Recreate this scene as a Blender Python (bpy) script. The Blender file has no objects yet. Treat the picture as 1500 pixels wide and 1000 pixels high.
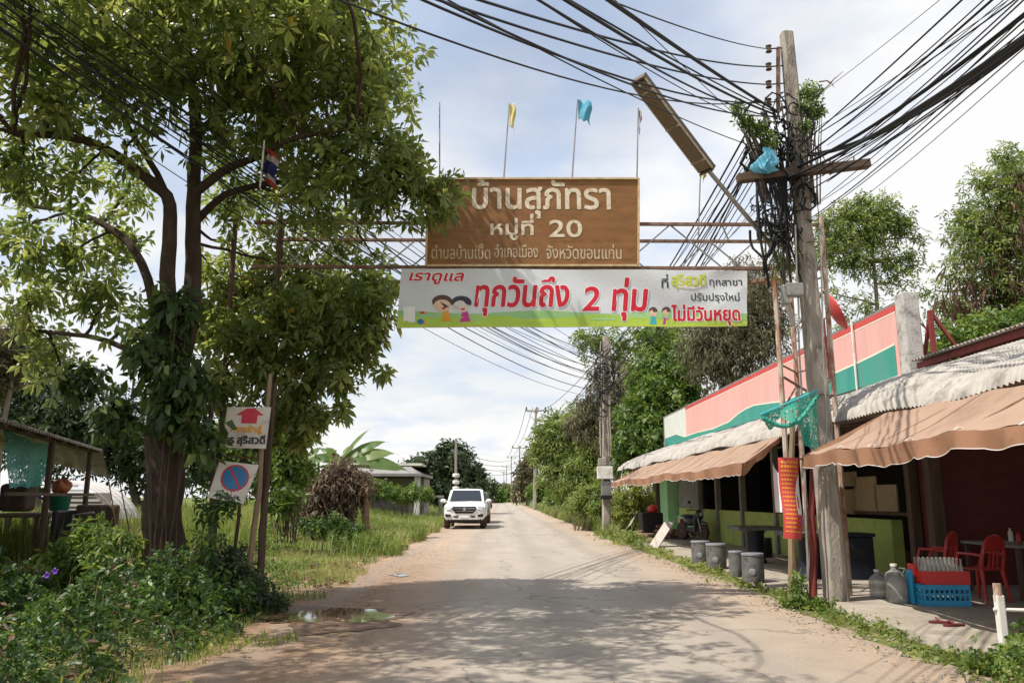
import bpy, math, random
import numpy as np
from mathutils import Vector, Matrix, Quaternion, geometry

# ------------------------------------------------------------------ camera, sky, sun, exposure
S = bpy.context.scene
COL = S.collection
rad = math.radians
FPX, PITCH, YAW, CAMZ = 1167.0, rad(11.05), rad(0.72), 1.5
cam = bpy.data.cameras.new('camera'); cam.sensor_width = 36; cam.lens = 36 * FPX / 1500; cam.clip_end = 4000; cam.clip_start = 0.05
CAM = bpy.data.objects.new('camera', cam); COL.objects.link(CAM); S.camera = CAM
CAM.location = (0, 0, CAMZ); CAM.rotation_euler = (math.pi / 2 + PITCH, 0, -YAW)

ELEV, PHI = rad(57), rad(24)           # sun height; light runs towards +X and a little towards +Y
SUN_D = Vector((math.cos(ELEV) * math.cos(PHI), math.cos(ELEV) * math.sin(PHI), -math.sin(ELEV)))
sl = bpy.data.lights.new('sun', 'SUN'); sl.energy = 4.15; sl.angle = rad(0.5); sl.color = (1.0, 0.945, 0.86)
so = bpy.data.objects.new('sun', sl); COL.objects.link(so); so.rotation_euler = SUN_D.to_track_quat('-Z', 'Y').to_euler(); so.location = (-20, -10, 40)

W = bpy.data.worlds.new('World'); S.world = W; W.use_nodes = True
nt = W.node_tree; N = nt.nodes; LK = nt.links
sky = N.new('ShaderNodeTexSky'); sky.sky_type = 'NISHITA'; sky.sun_disc = False; sky.sun_elevation = ELEV
sky.sun_rotation = math.atan2(-math.cos(PHI), -math.sin(PHI)); sky.air_density = 1.0; sky.dust_density = 2.5; sky.ozone_density = 1.0
bgn = N['Background']; bgn.inputs[1].default_value = 0.12
tc = N.new('ShaderNodeTexCoord'); sep = N.new('ShaderNodeSeparateXYZ'); LK.new(tc.outputs['Generated'], sep.inputs[0])
def mth(op, a, b=None, nodes=None):
    n = (nodes or N).new('ShaderNodeMath'); n.operation = op
    tree = nt if nodes is None else n.id_data
    for i, x in enumerate((a, b)):
        if x is None: continue
        if isinstance(x, (int, float)): n.inputs[i].default_value = x
        else: tree.links.new(x, n.inputs[i])
    return n.outputs[0]
zz = mth('ADD', mth('MAXIMUM', sep.outputs[2], 0.0), 0.22)
cx = mth('DIVIDE', sep.outputs[0], zz); cy = mth('DIVIDE', sep.outputs[1], zz)
cmb = N.new('ShaderNodeCombineXYZ'); LK.new(cx, cmb.inputs[0]); LK.new(cy, cmb.inputs[1])
cn = N.new('ShaderNodeTexNoise'); cn.inputs['Scale'].default_value = 1.15; cn.inputs['Detail'].default_value = 9; cn.inputs['Roughness'].default_value = 0.56; cn.inputs['Distortion'].default_value = 0.25
mpn = N.new('ShaderNodeMapping'); mpn.inputs['Location'].default_value = (2.3, 0.4, 0); LK.new(cmb.outputs[0], mpn.inputs[0]); LK.new(mpn.outputs[0], cn.inputs['Vector'])
cr = N.new('ShaderNodeValToRGB'); cr.color_ramp.elements[0].position = 0.40; cr.color_ramp.elements[1].position = 0.62; LK.new(cn.outputs[0], cr.inputs[0])
low = N.new('ShaderNodeMapRange'); low.inputs[1].default_value = 0.02; low.inputs[2].default_value = 0.45; low.inputs[3].default_value = 0.45; low.inputs[4].default_value = 0.0; LK.new(sep.outputs[2], low.inputs[0])
east = N.new('ShaderNodeMapRange'); east.inputs[1].default_value = 0.05; east.inputs[2].default_value = 0.5; east.inputs[3].default_value = 0.0; east.inputs[4].default_value = 0.35; LK.new(sep.outputs[0], east.inputs[0])
cov = mth('MINIMUM', mth('ADD', mth('ADD', mth('MULTIPLY', cr.outputs[0], 0.45), 0.46), mth('ADD', low.outputs[0], east.outputs[0])), 0.97)
cn2 = N.new('ShaderNodeTexNoise'); cn2.inputs['Scale'].default_value = 2.6; cn2.inputs['Detail'].default_value = 7; LK.new(mpn.outputs[0], cn2.inputs['Vector'])
cc = N.new('ShaderNodeValToRGB'); cc.color_ramp.elements[0].position = 0.33; cc.color_ramp.elements[1].position = 0.56
cc.color_ramp.elements[0].color = (4.2, 4.85, 5.95, 1); cc.color_ramp.elements[1].color = (6.15, 6.12, 6.08, 1); LK.new(mth('ADD', mth('SUBTRACT', cn2.outputs[0], 0.12), mth('ADD', mth('MULTIPLY', low.outputs[0], 0.42), mth('MULTIPLY', east.outputs[0], 0.55))), cc.inputs[0])
mx = N.new('ShaderNodeMixRGB'); LK.new(cov, mx.inputs[0]); LK.new(sky.outputs[0], mx.inputs[1]); LK.new(cc.outputs[0], mx.inputs[2])
LK.new(mx.outputs[0], bgn.inputs[0])

S.view_settings.view_transform = 'Standard'; S.view_settings.look = 'None'; S.view_settings.gamma = 1; S.view_settings.use_curve_mapping = False
S.view_settings.exposure = 0.46
S.cycles.max_bounces = 12; S.cycles.diffuse_bounces = 8; S.cycles.transmission_bounces = 8; S.cycles.transparent_max_bounces = 12; S.cycles.use_denoising = True

# ------------------------------------------------------------------ photograph pixel -> place
def ray(px, py):
    u, v = px - 750.0, 500.0 - py
    fw = FPX * math.cos(PITCH) - v * math.sin(PITCH); up = FPX * math.sin(PITCH) + v * math.cos(PITCH)
    return Vector((u * math.cos(YAW) + fw * math.sin(YAW), -u * math.sin(YAW) + fw * math.cos(YAW), up))
def P(px, py, Y):
    d = ray(px, py); return Vector((0, 0, CAMZ)) + d * (Y / d.y)
def PX(px, py, X):
    d = ray(px, py); return Vector((0, 0, CAMZ)) + d * (X / d.x)
def G(px, py, z=0.0):
    d = ray(px, py); return Vector((0, 0, CAMZ)) + d * ((z - CAMZ) / d.z)
def pxm(Y): return Y / 1150.0           # metres per photo pixel at distance Y

# ------------------------------------------------------------------ materials
MATS = {}
def newmat(name):
    m = bpy.data.materials.new(name); m.use_nodes = True; MATS[name] = m
    return m, m.node_tree, m.node_tree.nodes['Principled BSDF']
def mat(name, c1, c2=None, scale=4.0, rough=0.8, bump=0.0, bscale=60.0, metal=0.0, spec=0.3, stretch=(1, 1, 1), lo=0.35, hi=0.68, c3=None, s3=1.3, detail=8):
    m, t, b = newmat(name); n = t.nodes; l = t.links
    b.inputs['Roughness'].default_value = rough; b.inputs['Metallic'].default_value = metal; b.inputs['Specular IOR Level'].default_value = spec
    b.inputs['Base Color'].default_value = (*c1, 1)
    co = n.new('ShaderNodeTexCoord'); mp = n.new('ShaderNodeMapping'); mp.inputs['Scale'].default_value = stretch; l.new(co.outputs['Object'], mp.inputs[0])
    if c2 is not None:
        nz = n.new('ShaderNodeTexNoise'); nz.inputs['Scale'].default_value = scale; nz.inputs['Detail'].default_value = detail; nz.inputs['Roughness'].default_value = 0.62; l.new(mp.outputs[0], nz.inputs['Vector'])
        r = n.new('ShaderNodeValToRGB'); r.color_ramp.elements[0].position = lo; r.color_ramp.elements[1].position = hi
        r.color_ramp.elements[0].color = (*c1, 1); r.color_ramp.elements[1].color = (*c2, 1); l.new(nz.outputs[0], r.inputs[0]); out = r.outputs[0]
        if c3 is not None:
            n3 = n.new('ShaderNodeTexNoise'); n3.inputs['Scale'].default_value = s3; n3.inputs['Detail'].default_value = 6; n3.inputs['Roughness'].default_value = 0.7; l.new(mp.outputs[0], n3.inputs['Vector'])
            r3 = n.new('ShaderNodeValToRGB'); r3.color_ramp.elements[0].position = 0.52; r3.color_ramp.elements[1].position = 0.68; l.new(n3.outputs[0], r3.inputs[0])
            x = n.new('ShaderNodeMixRGB'); l.new(r3.outputs[0], x.inputs[0]); l.new(out, x.inputs[1]); x.inputs[2].default_value = (*c3, 1); out = x.outputs[0]
        l.new(out, b.inputs['Base Color'])
    if bump:
        nb = n.new('ShaderNodeTexNoise'); nb.inputs['Scale'].default_value = bscale; nb.inputs['Detail'].default_value = 5; l.new(mp.outputs[0], nb.inputs['Vector'])
        bp = n.new('ShaderNodeBump'); bp.inputs['Strength'].default_value = bump; bp.inputs['Distance'].default_value = 0.02; l.new(nb.outputs[0], bp.inputs['Height']); l.new(bp.outputs[0], b.inputs['Normal'])
    return m
def leafmat(name, dark, mid, light, trans=0.35, rough=0.45, odd=None, spec=0.4):
    m, t, b = newmat(name); n = t.nodes; l = t.links
    at = n.new('ShaderNodeAttribute'); at.attribute_name = 'tint'
    r = n.new('ShaderNodeValToRGB'); e = r.color_ramp.elements; e[0].position = 0.0; e[0].color = (*dark, 1); e[1].position = 0.86; e[1].color = (*light, 1)
    k = e.new(0.5); k.color = (*mid, 1)
    if odd: k = e.new(0.965); k.color = (*light, 1); k = e.new(0.985); k.color = (*odd, 1)
    l.new(at.outputs['Fac'], r.inputs[0]); l.new(r.outputs[0], b.inputs['Base Color']); b.inputs['Roughness'].default_value = rough; b.inputs['Specular IOR Level'].default_value = spec
    tr = n.new('ShaderNodeBsdfTranslucent'); hs = n.new('ShaderNodeHueSaturation'); hs.inputs['Hue'].default_value = 0.485; hs.inputs['Value'].default_value = 1.9; hs.inputs['Saturation'].default_value = 1.1
    l.new(r.outputs[0], hs.inputs['Color']); l.new(hs.outputs[0], tr.inputs[0])
    ms = n.new('ShaderNodeMixShader'); ms.inputs[0].default_value = trans; l.new(b.outputs[0], ms.inputs[1]); l.new(tr.outputs[0], ms.inputs[2])
    l.new(ms.outputs[0], n['Material Output'].inputs[0])
    return m
def clothmat(name, c1, c2, trans=0.3, scale=3, rough=0.8, c3=None, s3=1.3):
    m = mat(name, c1, c2, scale=scale, rough=rough, bump=0.15, bscale=25, c3=c3, s3=s3); t = m.node_tree; n = t.nodes; b = n['Principled BSDF']
    tr = n.new('ShaderNodeBsdfTranslucent'); tr.inputs[0].default_value = (*c1, 1)
    ms = n.new('ShaderNodeMixShader'); ms.inputs[0].default_value = trans; t.links.new(b.outputs[0], ms.inputs[1]); t.links.new(tr.outputs[0], ms.inputs[2]); t.links.new(ms.outputs[0], n['Material Output'].inputs[0])
    return m
def netmat(name, c, scale=60, cut=0.42):
    m, t, b = newmat(name); n = t.nodes; l = t.links; b.inputs['Base Color'].default_value = (*c, 1); b.inputs['Roughness'].default_value = .6
    co = n.new('ShaderNodeTexCoord'); nz = n.new('ShaderNodeTexNoise'); nz.inputs['Scale'].default_value = scale; nz.inputs['Detail'].default_value = 3; l.new(co.outputs['Object'], nz.inputs['Vector'])
    g = mth('GREATER_THAN', nz.outputs[0], cut, n)
    tp = n.new('ShaderNodeBsdfTransparent'); ms = n.new('ShaderNodeMixShader'); l.new(g, ms.inputs[0]); l.new(tp.outputs[0], ms.inputs[1]); l.new(b.outputs[0], ms.inputs[2]); l.new(ms.outputs[0], n['Material Output'].inputs[0])
    return m
def glassmat(name, c, rough=.1, mix=.5):
    m, t, b = newmat(name); n = t.nodes; l = t.links; b.inputs['Base Color'].default_value = (*c, 1); b.inputs['Roughness'].default_value = rough; b.inputs['Specular IOR Level'].default_value = .7
    tp = n.new('ShaderNodeBsdfTransparent'); ms = n.new('ShaderNodeMixShader'); ms.inputs[0].default_value = mix; l.new(tp.outputs[0], ms.inputs[1]); l.new(b.outputs[0], ms.inputs[2]); l.new(ms.outputs[0], n['Material Output'].inputs[0])
    return m

M = {}
M['concrete'] = mat('concrete', (.30, .26, .21), (.40, .355, .29), 3, .9, .4, 50, c3=(.20, .17, .14), s3=1.1)
M['polecon'] = mat('pole_concrete', (.27, .235, .195), (.40, .355, .30), 7, .95, .8, 45, c3=(.10, .08, .065), s3=3.2, stretch=(1, 1, .3))
M['oldcon'] = mat('old_concrete', (.24, .22, .19), (.36, .33, .29), 5, .9, .4, 50, c3=(.12, .11, .10), s3=2.5)
M['plaster'] = mat('white_plaster', (.52, .50, .47), (.36, .34, .31), 5, .9, .5, 40, c3=(.22, .205, .19), s3=5)
M['rust'] = mat('rusty_steel', (.17, .085, .055), (.28, .185, .13), 9, .8, .3, 80, c3=(.11, .06, .045), s3=4)
M['rustw'] = mat('rusty_white_paint', (.50, .42, .34), (.26, .11, .06), 7, .7, .2, 80, stretch=(1, 1, .4), lo=.42, hi=.60)
M['redsteel'] = mat('red_oxide_steel', (.17, .03, .025), (.24, .05, .04), 5, .6, .2)
M['steel'] = mat('galvanised_steel', (.36, .35, .33), (.24, .22, .20), 10, .45, .1, metal=.6)
M['lamp'] = mat('lamp_case', (.15, .115, .085), (.10, .075, .055), 25, .6, .1, c3=(.20, .12, .07), s3=14)
M['lamprim'] = mat('lamp_rim', (.50, .44, .36), (.34, .25, .17), 20, .5)
M['lampcover'] = mat('lamp_cover', (.20, .145, .095), (.16, .115, .075), 30, .25)
M['black'] = mat('black_cable', (.012, .012, .013), None, rough=.6)
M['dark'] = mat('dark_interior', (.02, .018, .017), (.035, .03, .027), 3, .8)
M['wood'] = mat('weathered_wood', (.20, .135, .085), (.30, .21, .13), 6, .85, .3, 60, stretch=(1, 1, .2))
M['darkwood'] = mat('dark_wood', (.075, .05, .035), (.12, .08, .055), 6, .85, .3, 60, stretch=(1, 1, .2))
M['greywood'] = mat('grey_boards', (.36, .32, .28), (.48, .43, .38), 6, .85, .3, 60, stretch=(1, .2, 1))
M['bark'] = mat('bark', (.040, .026, .019), (.075, .05, .037), 7, .95, .9, 22, stretch=(1, 1, .45), c3=(.04, .028, .022), s3=5)
M['bark2'] = mat('grey_bark', (.16, .125, .095), (.24, .20, .16), 7, .95, .6, 22, stretch=(1, 1, .4))
M['bamboo'] = mat('bamboo', (.20, .14, .085), (.30, .22, .14), 8, .6, .2, 40, stretch=(1, 1, .3))
M['brownsign'] = mat('brown_sign_paint', (.19, .085, .028), (.29, .138, .05), 2.5, .55, .1, 30, stretch=(1, 1, 3.2), c3=(.16, .07, .022), s3=2.2, lo=.3, hi=.7)
M['signedge'] = mat('sign_edge', (.62, .50, .30), (.42, .28, .14), 8, .7)
M['cream'] = mat('cream_paint', (.74, .67, .53), (.60, .50, .35), 9, .65, c3=(.36, .22, .10), s3=11)
M['banner'] = clothmat('banner_vinyl', (.66, .68, .69), (.58, .60, .62), .12, 1.2, .45)
M['creamdim'] = mat('faded_cream_paint', (.58, .47, .32), (.44, .32, .19), 12, .65, c3=(.28, .16, .07), s3=14)
M['red'] = mat('red_print', (.62, .02, .045), (.52, .015, .03), 4, .5)
M['whitep'] = mat('white_print', (.80, .79, .78), (.74, .73, .72), 4, .6)
M['bangreen'] = mat('print_green', (.36, .52, .05), (.44, .58, .10), 2, .5, stretch=(1, 1, 4))
M['bangreen2'] = mat('print_mint', (.26, .50, .18), (.34, .54, .26), 2, .5)
M['lime'] = mat('print_lime', (.42, .52, .04), (.50, .58, .08), 4, .5)
M['ink'] = mat('black_print', (.04, .045, .06), None, rough=.6)
M['skin'] = mat('print_skin', (.68, .48, .34), None, rough=.5)
M['hair'] = mat('print_brown', (.10, .05, .045), None, rough=.5)
M['orangep'] = mat('print_orange', (.72, .36, .04), (.62, .28, .03), 5, .5)
M['magenta'] = mat('print_magenta', (.52, .04, .24), None, rough=.5)
M['bluep'] = mat('print_blue', (.03, .16, .40), None, rough=.5)
M['teal'] = mat('print_teal', (.05, .36, .42), None, rough=.5)
M['signwhite'] = mat('sign_white', (.66, .60, .53), (.56, .50, .43), 5, .5, c3=(.40, .33, .26), s3=4)
M['signblue'] = mat('sign_blue', (.035, .15, .33), (.05, .19, .36), 5, .45)
M['signred'] = mat('sign_red', (.56, .04, .06), (.48, .03, .05), 5, .45)
M['whitepaint'] = mat('white_paint', (.74, .72, .67), (.62, .58, .52), 6, .6, c3=(.42, .36, .30), s3=4)
M['canopy'] = mat('canopy_sheet', (.43, .40, .36), (.30, .275, .24), 3.5, .75, .1, 60, c3=(.18, .16, .14), s3=2.6)
M['roofsheet'] = mat('roof_sheet', (.34, .30, .27), (.24, .20, .17), 4, .6, .1, c3=(.20, .10, .06), s3=2)
M['awning'] = clothmat('brown_awning', (.44, .30, .215), (.36, .24, .17), .2, 2.2, c3=(.31, .195, .135), s3=1.7)
M['valance'] = clothmat('brown_valance', (.44, .235, .14), (.35, .18, .105), .3, 3, c3=(.28, .15, .09), s3=2.5)
M['pink'] = mat('fascia_pink', (.74, .40, .35), (.66, .34, .30), 2.2, .55, c3=(.56, .36, .31), s3=2.6, stretch=(1, 1, .16))
M['fred'] = mat('fascia_red', (.58, .075, .065), (.46, .055, .05), 5, .55, stretch=(1, 1, .3))
M['fgreen'] = mat('fascia_green', (.035, .25, .195), (.06, .31, .25), 3, .55, c3=(.09, .24, .20), s3=3, stretch=(1, 1, .2))
M['fcream'] = mat('fascia_cream', (.74, .70, .55), None, rough=.5)
M['fwhite'] = mat('fascia_white', (.66, .66, .60), (.58, .60, .53), 3, .5)
M['wallgreen'] = mat('green_wall', (.36, .46, .12), (.29, .38, .10), 3, .8, .1, c3=(.22, .27, .09), s3=2)
M['mint'] = mat('mint_wall', (.30, .56, .27), (.24, .46, .22), 3, .8, .1, c3=(.40, .44, .34), s3=2)
M['greywall'] = mat('grey_wall', (.24, .235, .21), (.17, .165, .15), 3, .8, .2, c3=(.11, .10, .09), s3=2)
M['tan'] = mat('tan_board', (.36, .29, .18), (.29, .23, .14), 5, .8)
M['maroon'] = mat('maroon_wall', (.13, .028, .025), (.09, .02, .02), 4, .7, stretch=(1, .3, 4))
M['bluebin'] = mat('dark_blue_plastic', (.012, .016, .026), None, rough=.45)
M['redplastic'] = mat('red_plastic', (.44, .03, .025), (.38, .025, .02), 6, .35, spec=.5)
M['redcrate'] = mat('red_crate', (.62, .035, .03), None, rough=.4, spec=.5)
M['bluecrate'] = mat('blue_crate', (.02, .27, .50), (.03, .32, .56), 8, .4, spec=.5)
M['glassb'] = glassmat('bottle_glass', (.55, .56, .52), .06, .45)
M['jug'] = glassmat('jug_plastic', (.34, .34, .32), .25, .62)
M['stool'] = mat('stool_concrete', (.17, .165, .155), (.095, .09, .085), 8, .85, .5, 50, c3=(.05, .048, .045), s3=5)
M['stooltop'] = mat('stool_top', (.25, .265, .28), (.17, .18, .19), 5, .4)
M['net'] = netmat('green_net', (.02, .30, .22), 55, .43)
M['net2'] = netmat('teal_net', (.04, .28, .26), 26, .40)
M['carwhite'] = mat('white_car_paint', (.78, .77, .75), (.74, .73, .70), 2, .22, spec=.6)
M['cardark'] = mat('dark_car_paint', (.03, .03, .035), None, rough=.25, spec=.6)
M['carglass'] = mat('car_glass', (.016, .019, .024), None, rough=.06, spec=.8)
M['tyre'] = mat('tyre', (.045, .032, .024), (.10, .065, .045), 6, .9)
M['chrome'] = mat('chrome', (.55, .55, .56), None, rough=.15, metal=.9)
M['headl'] = mat('headlight', (.42, .45, .48), None, rough=.08, spec=.8)
M['plastic'] = mat('black_plastic', (.022, .022, .024), None, rough=.4)
M['orange'] = mat('orange_bag', (.34, .11, .05), (.26, .08, .035), 6, .7)
M['bucket'] = mat('green_bucket', (.015, .13, .08), None, rough=.45)
M['purple'] = mat('purple_cloth', (.12, .08, .32), None, rough=.7)
M['bluebag'] = clothmat('blue_bag', (.20, .52, .66), (.14, .44, .60), .3, 9)
M['flagy'] = clothmat('yellow_flag', (.78, .70, .34), (.70, .62, .28), .35, 5)
M['flagb'] = clothmat('blue_flag', (.16, .48, .62), (.12, .42, .58), .35, 5)
M['flagr'] = clothmat('red_flag', (.42, .06, .05), None, .3); M['flagn'] = clothmat('navy_flag', (.025, .03, .12), None, .3); M['flagw'] = clothmat('white_flag', (.50, .42, .40), None, .3)
M['bloom'] = mat('violet_petals', (.20, .07, .46), None, rough=.6)
M['stripe'] = mat('white_tarp', (.66, .62, .58), None, rough=.7); M['stripe2'] = mat('grey_stripe', (.30, .27, .25), None, rough=.7)
M['farwall'] = mat('far_wall', (.66, .64, .60), (.56, .54, .50), 2, .8); M['farroof'] = mat('far_roof', (.28, .26, .25), (.20, .19, .18), 3, .7); M['farred'] = mat('far_red', (.48, .13, .07), None, rough=.7)
# foliage
L = {}
L['big'] = leafmat('broad_leaf', (.065, .098, .028), (.145, .19, .052), (.30, .33, .11), .54, .30, odd=(.34, .20, .03))
L['vine'] = leafmat('creeper_leaf', (.018, .04, .014), (.045, .08, .022), (.12, .16, .04), .28, .42)
L['gate'] = leafmat('gate_leaf', (.024, .05, .014), (.08, .12, .028), (.20, .23, .06), .45, .42)
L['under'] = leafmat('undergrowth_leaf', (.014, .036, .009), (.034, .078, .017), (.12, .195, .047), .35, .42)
L['grass'] = leafmat('grass_blade', (.10, .135, .03), (.19, .235, .055), (.33, .33, .11), .4, .6)
L['lush'] = leafmat('lush_grass', (.09, .135, .03), (.175, .225, .055), (.34, .34, .14), .4, .55)
L['fine'] = leafmat('feathery_leaf', (.07, .115, .025), (.145, .195, .05), (.26, .30, .095), .42, .55)
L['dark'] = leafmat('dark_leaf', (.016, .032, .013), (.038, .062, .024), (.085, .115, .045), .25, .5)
L['mid'] = leafmat('mid_leaf', (.04, .08, .016), (.095, .16, .032), (.20, .27, .06), .35, .5)
L['dry'] = leafmat('dry_vine', (.055, .038, .025), (.12, .085, .055), (.23, .175, .12), .25, .8)
L['drape'] = leafmat('draped_vine', (.055, .056, .028), (.115, .105, .055), (.21, .19, .11), .3, .7)
L['pod'] = leafmat('brown_pod', (.06, .03, .018), (.11, .06, .035), (.17, .10, .06), .2, .7)
L['banana'] = leafmat('banana_leaf', (.06, .11, .03), (.12, .185, .055), (.22, .29, .11), .45, .4)
L['deadleaf'] = leafmat('dead_leaf', (.09, .05, .03), (.20, .12, .07), (.42, .32, .22), .2, .8)

# ------------------------------------------------------------------ mesh helpers
WL = {}
def link(o, parent=None):
    COL.objects.link(o)
    if parent is not None: o.parent = parent
    return o
def tag(o, label=None, cat=None, group=None, kind=None):
    if label: o['label'] = label
    if cat: o['category'] = cat
    if group: o['group'] = group
    if kind: o['kind'] = kind
    return o
def thing(name, label, cat, loc=(0, 0, 0), group=None):
    o = bpy.data.objects.new(name, None); o.empty_display_size = .2; link(o); o.location = loc; WL[o.name] = Vector(loc)
    return tag(o, label, cat, group)
def copy_tree(o, parent=None):
    c = o.copy(); COL.objects.link(c)
    if parent is not None: c.parent = parent
    for ch in list(o.children): copy_tree(ch, c)
    return c
class MB:
    def __init__(s): s.v, s.f, s.m, s.k = [], [], [], 0
    def add(s, vs, fs):
        b = len(s.v); s.v += [Vector(x) for x in vs]; s.f += [tuple(b + i for i in f) for f in fs]; s.m += [s.k] * len(fs); return s
    def mi(s, k): s.k = k; return s
    def box(s, c, size, R=None):
        c = Vector(c); h = [x / 2 for x in size]; vs = []
        for z in (-1, 1):
            for x, y in ((-1, -1), (1, -1), (1, 1), (-1, 1)):
                p = Vector((x * h[0], y * h[1], z * h[2])); vs.append(c + (R @ p if R else p))
        return s.add(vs, [(3, 2, 1, 0), (4, 5, 6, 7), (0, 1, 5, 4), (1, 2, 6, 5), (2, 3, 7, 6), (3, 0, 4, 7)])
    def tube(s, pts, r, n=6, cap=True):
        pts = [Vector(p) for p in pts]; rs = r if isinstance(r, (list, tuple)) else [r] * len(pts)
        vs, fs = [], []; ref = None
        for i, p in enumerate(pts):
            t = (pts[min(i + 1, len(pts) - 1)] - pts[max(i - 1, 0)])
            t = t.normalized() if t.length > 1e-9 else Vector((0, 0, 1))
            if ref is None: ref = Vector((1, 0, 0)) if abs(t.x) < .8 else Vector((0, 1, 0))
            u = (ref - t * ref.dot(t)); u = u.normalized() if u.length > 1e-6 else t.orthogonal().normalized(); w = t.cross(u); ref = u
            for k in range(n):
                a = 2 * math.pi * k / n; vs.append(p + (u * math.cos(a) + w * math.sin(a)) * rs[i])
        for i in range(len(pts) - 1):
            for k in range(n):
                a, b = i * n + k, i * n + (k + 1) % n; fs.append((a, b, b + n, a + n))
        if cap: fs.append(tuple(range(n - 1, -1, -1))); fs.append(tuple((len(pts) - 1) * n + k for k in range(n)))
        return s.add(vs, fs)
    def bar(s, a, b, w, d=None, up=None):
        a, b = Vector(a), Vector(b); t = (b - a); ln = t.length; t.normalize(); d = d or w
        up = Vector(up) if up else (Vector((0, 0, 1)) if abs(t.z) < .9 else Vector((0, 1, 0)))
        x = t.cross(up).normalized(); y = x.cross(t).normalized()
        R = Matrix((x, t, y)).transposed(); return s.box((a + b) / 2, (w, ln, d), R)
    def lathe(s, prof, c, n=16, axis=None):
        c = Vector(c); R = axis.to_track_quat('Z', 'Y').to_matrix() if axis else None; vs, fs = [], []
        for r, z in prof:
            for k in range(n):
                a = 2 * math.pi * k / n; p = Vector((r * math.cos(a), r * math.sin(a), z)); vs.append(c + (R @ p if R else p))
        for i in range(len(prof) - 1):
            for k in range(n):
                a, b = i * n + k, i * n + (k + 1) % n; fs.append((a, b, b + n, a + n))
        fs.append(tuple(range(n - 1, -1, -1))); fs.append(tuple((len(prof) - 1) * n + k for k in range(n)))
        return s.add(vs, fs)
    def sheet(s, fn, nu, nv, thick=None):
        vs = [fn(i / nu, j / nv) for j in range(nv + 1) for i in range(nu + 1)]
        fs = [(j * (nu + 1) + i, j * (nu + 1) + i + 1, (j + 1) * (nu + 1) + i + 1, (j + 1) * (nu + 1) + i) for j in range(nv) for i in range(nu)]
        return s.add(vs, fs)
    def prism(s, pts, ext):
        pts = [Vector(p) for p in pts]; ext = Vector(ext); n = len(pts)
        return s.add(pts + [p + ext for p in pts], [tuple(range(n - 1, -1, -1)), tuple(range(n, 2 * n))] + [(i, (i + 1) % n, (i + 1) % n + n, i + n) for i in range(n)])
    def ell(s, c, r, n=12, m=8, R=None):
        c = Vector(c); vs, fs = [], []
        for j in range(m + 1):
            t = math.pi * j / m
            for k in range(n):
                a = 2 * math.pi * k / n; p = Vector((r[0] * math.sin(t) * math.cos(a), r[1] * math.sin(t) * math.sin(a), r[2] * math.cos(t))); vs.append(c + (R @ p if R else p))
        for j in range(m):
            for k in range(n):
                a, b = j * n + k, j * n + (k + 1) % n; fs.append((a, a + n, b + n, b))
        return s.add(vs, fs)
    def build(s, name, mats, parent=None, smooth=None, bevel=0, thick=0):
        if not isinstance(mats, (list, tuple)): mats = [mats]
        off = Vector((0, 0, 0)); q = parent
        while q is not None:
            off = off + WL.get(q.name, Vector((0, 0, 0))); q = q.parent
        me = bpy.data.meshes.new(name); me.from_pydata([tuple(v - off) for v in s.v], [], s.f)
        for m_ in mats: me.materials.append(m_)
        me.polygons.foreach_set('material_index', s.m)
        if smooth is not None:
            me.polygons.foreach_set('use_smooth', [True] * len(me.polygons)); me.set_sharp_from_angle(angle=rad(smooth))
        me.update(); o = link(bpy.data.objects.new(name, me), parent); WL[o.name] = Vector((0, 0, 0))
        if thick: md = o.modifiers.new('solid', 'SOLIDIFY'); md.thickness = thick; md.offset = 0
        if bevel: md = o.modifiers.new('bevel', 'BEVEL'); md.width = bevel; md.segments = 2; md.limit_method = 'ANGLE'
        return o
def npmesh(name, V, F, tint, m, parent=None):
    off = np.zeros(3); q = parent
    while q is not None:
        off = off + np.array(WL.get(q.name, Vector((0, 0, 0)))); q = q.parent
    me = bpy.data.meshes.new(name); nv, nf = len(V), len(F)
    me.vertices.add(nv); me.vertices.foreach_set('co', (V - off).astype(np.float32).ravel())
    me.loops.add(nf * 4); me.loops.foreach_set('vertex_index', F.astype(np.int32).ravel())
    me.polygons.add(nf); me.polygons.foreach_set('loop_start', np.arange(0, nf * 4, 4, dtype=np.int32))
    a = me.attributes.new('tint', 'FLOAT', 'POINT'); a.data.foreach_set('value', tint.astype(np.float32))
    me.materials.append(m); me.update(calc_edges=True); me.validate()
    o = link(bpy.data.objects.new(name, me), parent); WL[o.name] = Vector((0, 0, 0)); return o
def unit(a): return a / np.maximum(np.linalg.norm(a, axis=1, keepdims=True), 1e-9)
def in_lobes(lobes, n, rng, shell=.55):
    """random places inside ellipsoid lobes (centre, radii), denser to their outside"""
    C = np.array([list(l[0]) for l in lobes]); R = np.array([l[1] if isinstance(l[1], (tuple, list)) else (l[1],) * 3 for l in lobes], float)
    w = np.array([(l[2] if len(l) > 2 else 1.0) for l in lobes]) * (R.prod(1) ** (2 / 3)); k = rng.choice(len(lobes), n, p=w / w.sum())
    d = unit(rng.normal(size=(n, 3))); r = rng.random(n) ** shell
    # ragged outline: each lobe's reach varies with direction
    rr = 1 + .28 * np.sin(d[:, 0] * 5 + k) * np.cos(d[:, 2] * 6 + 2 * k) + rng.normal(size=n) * .07
    return C[k] + d * R[k] * (r * rr)[:, None], d, k
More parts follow.
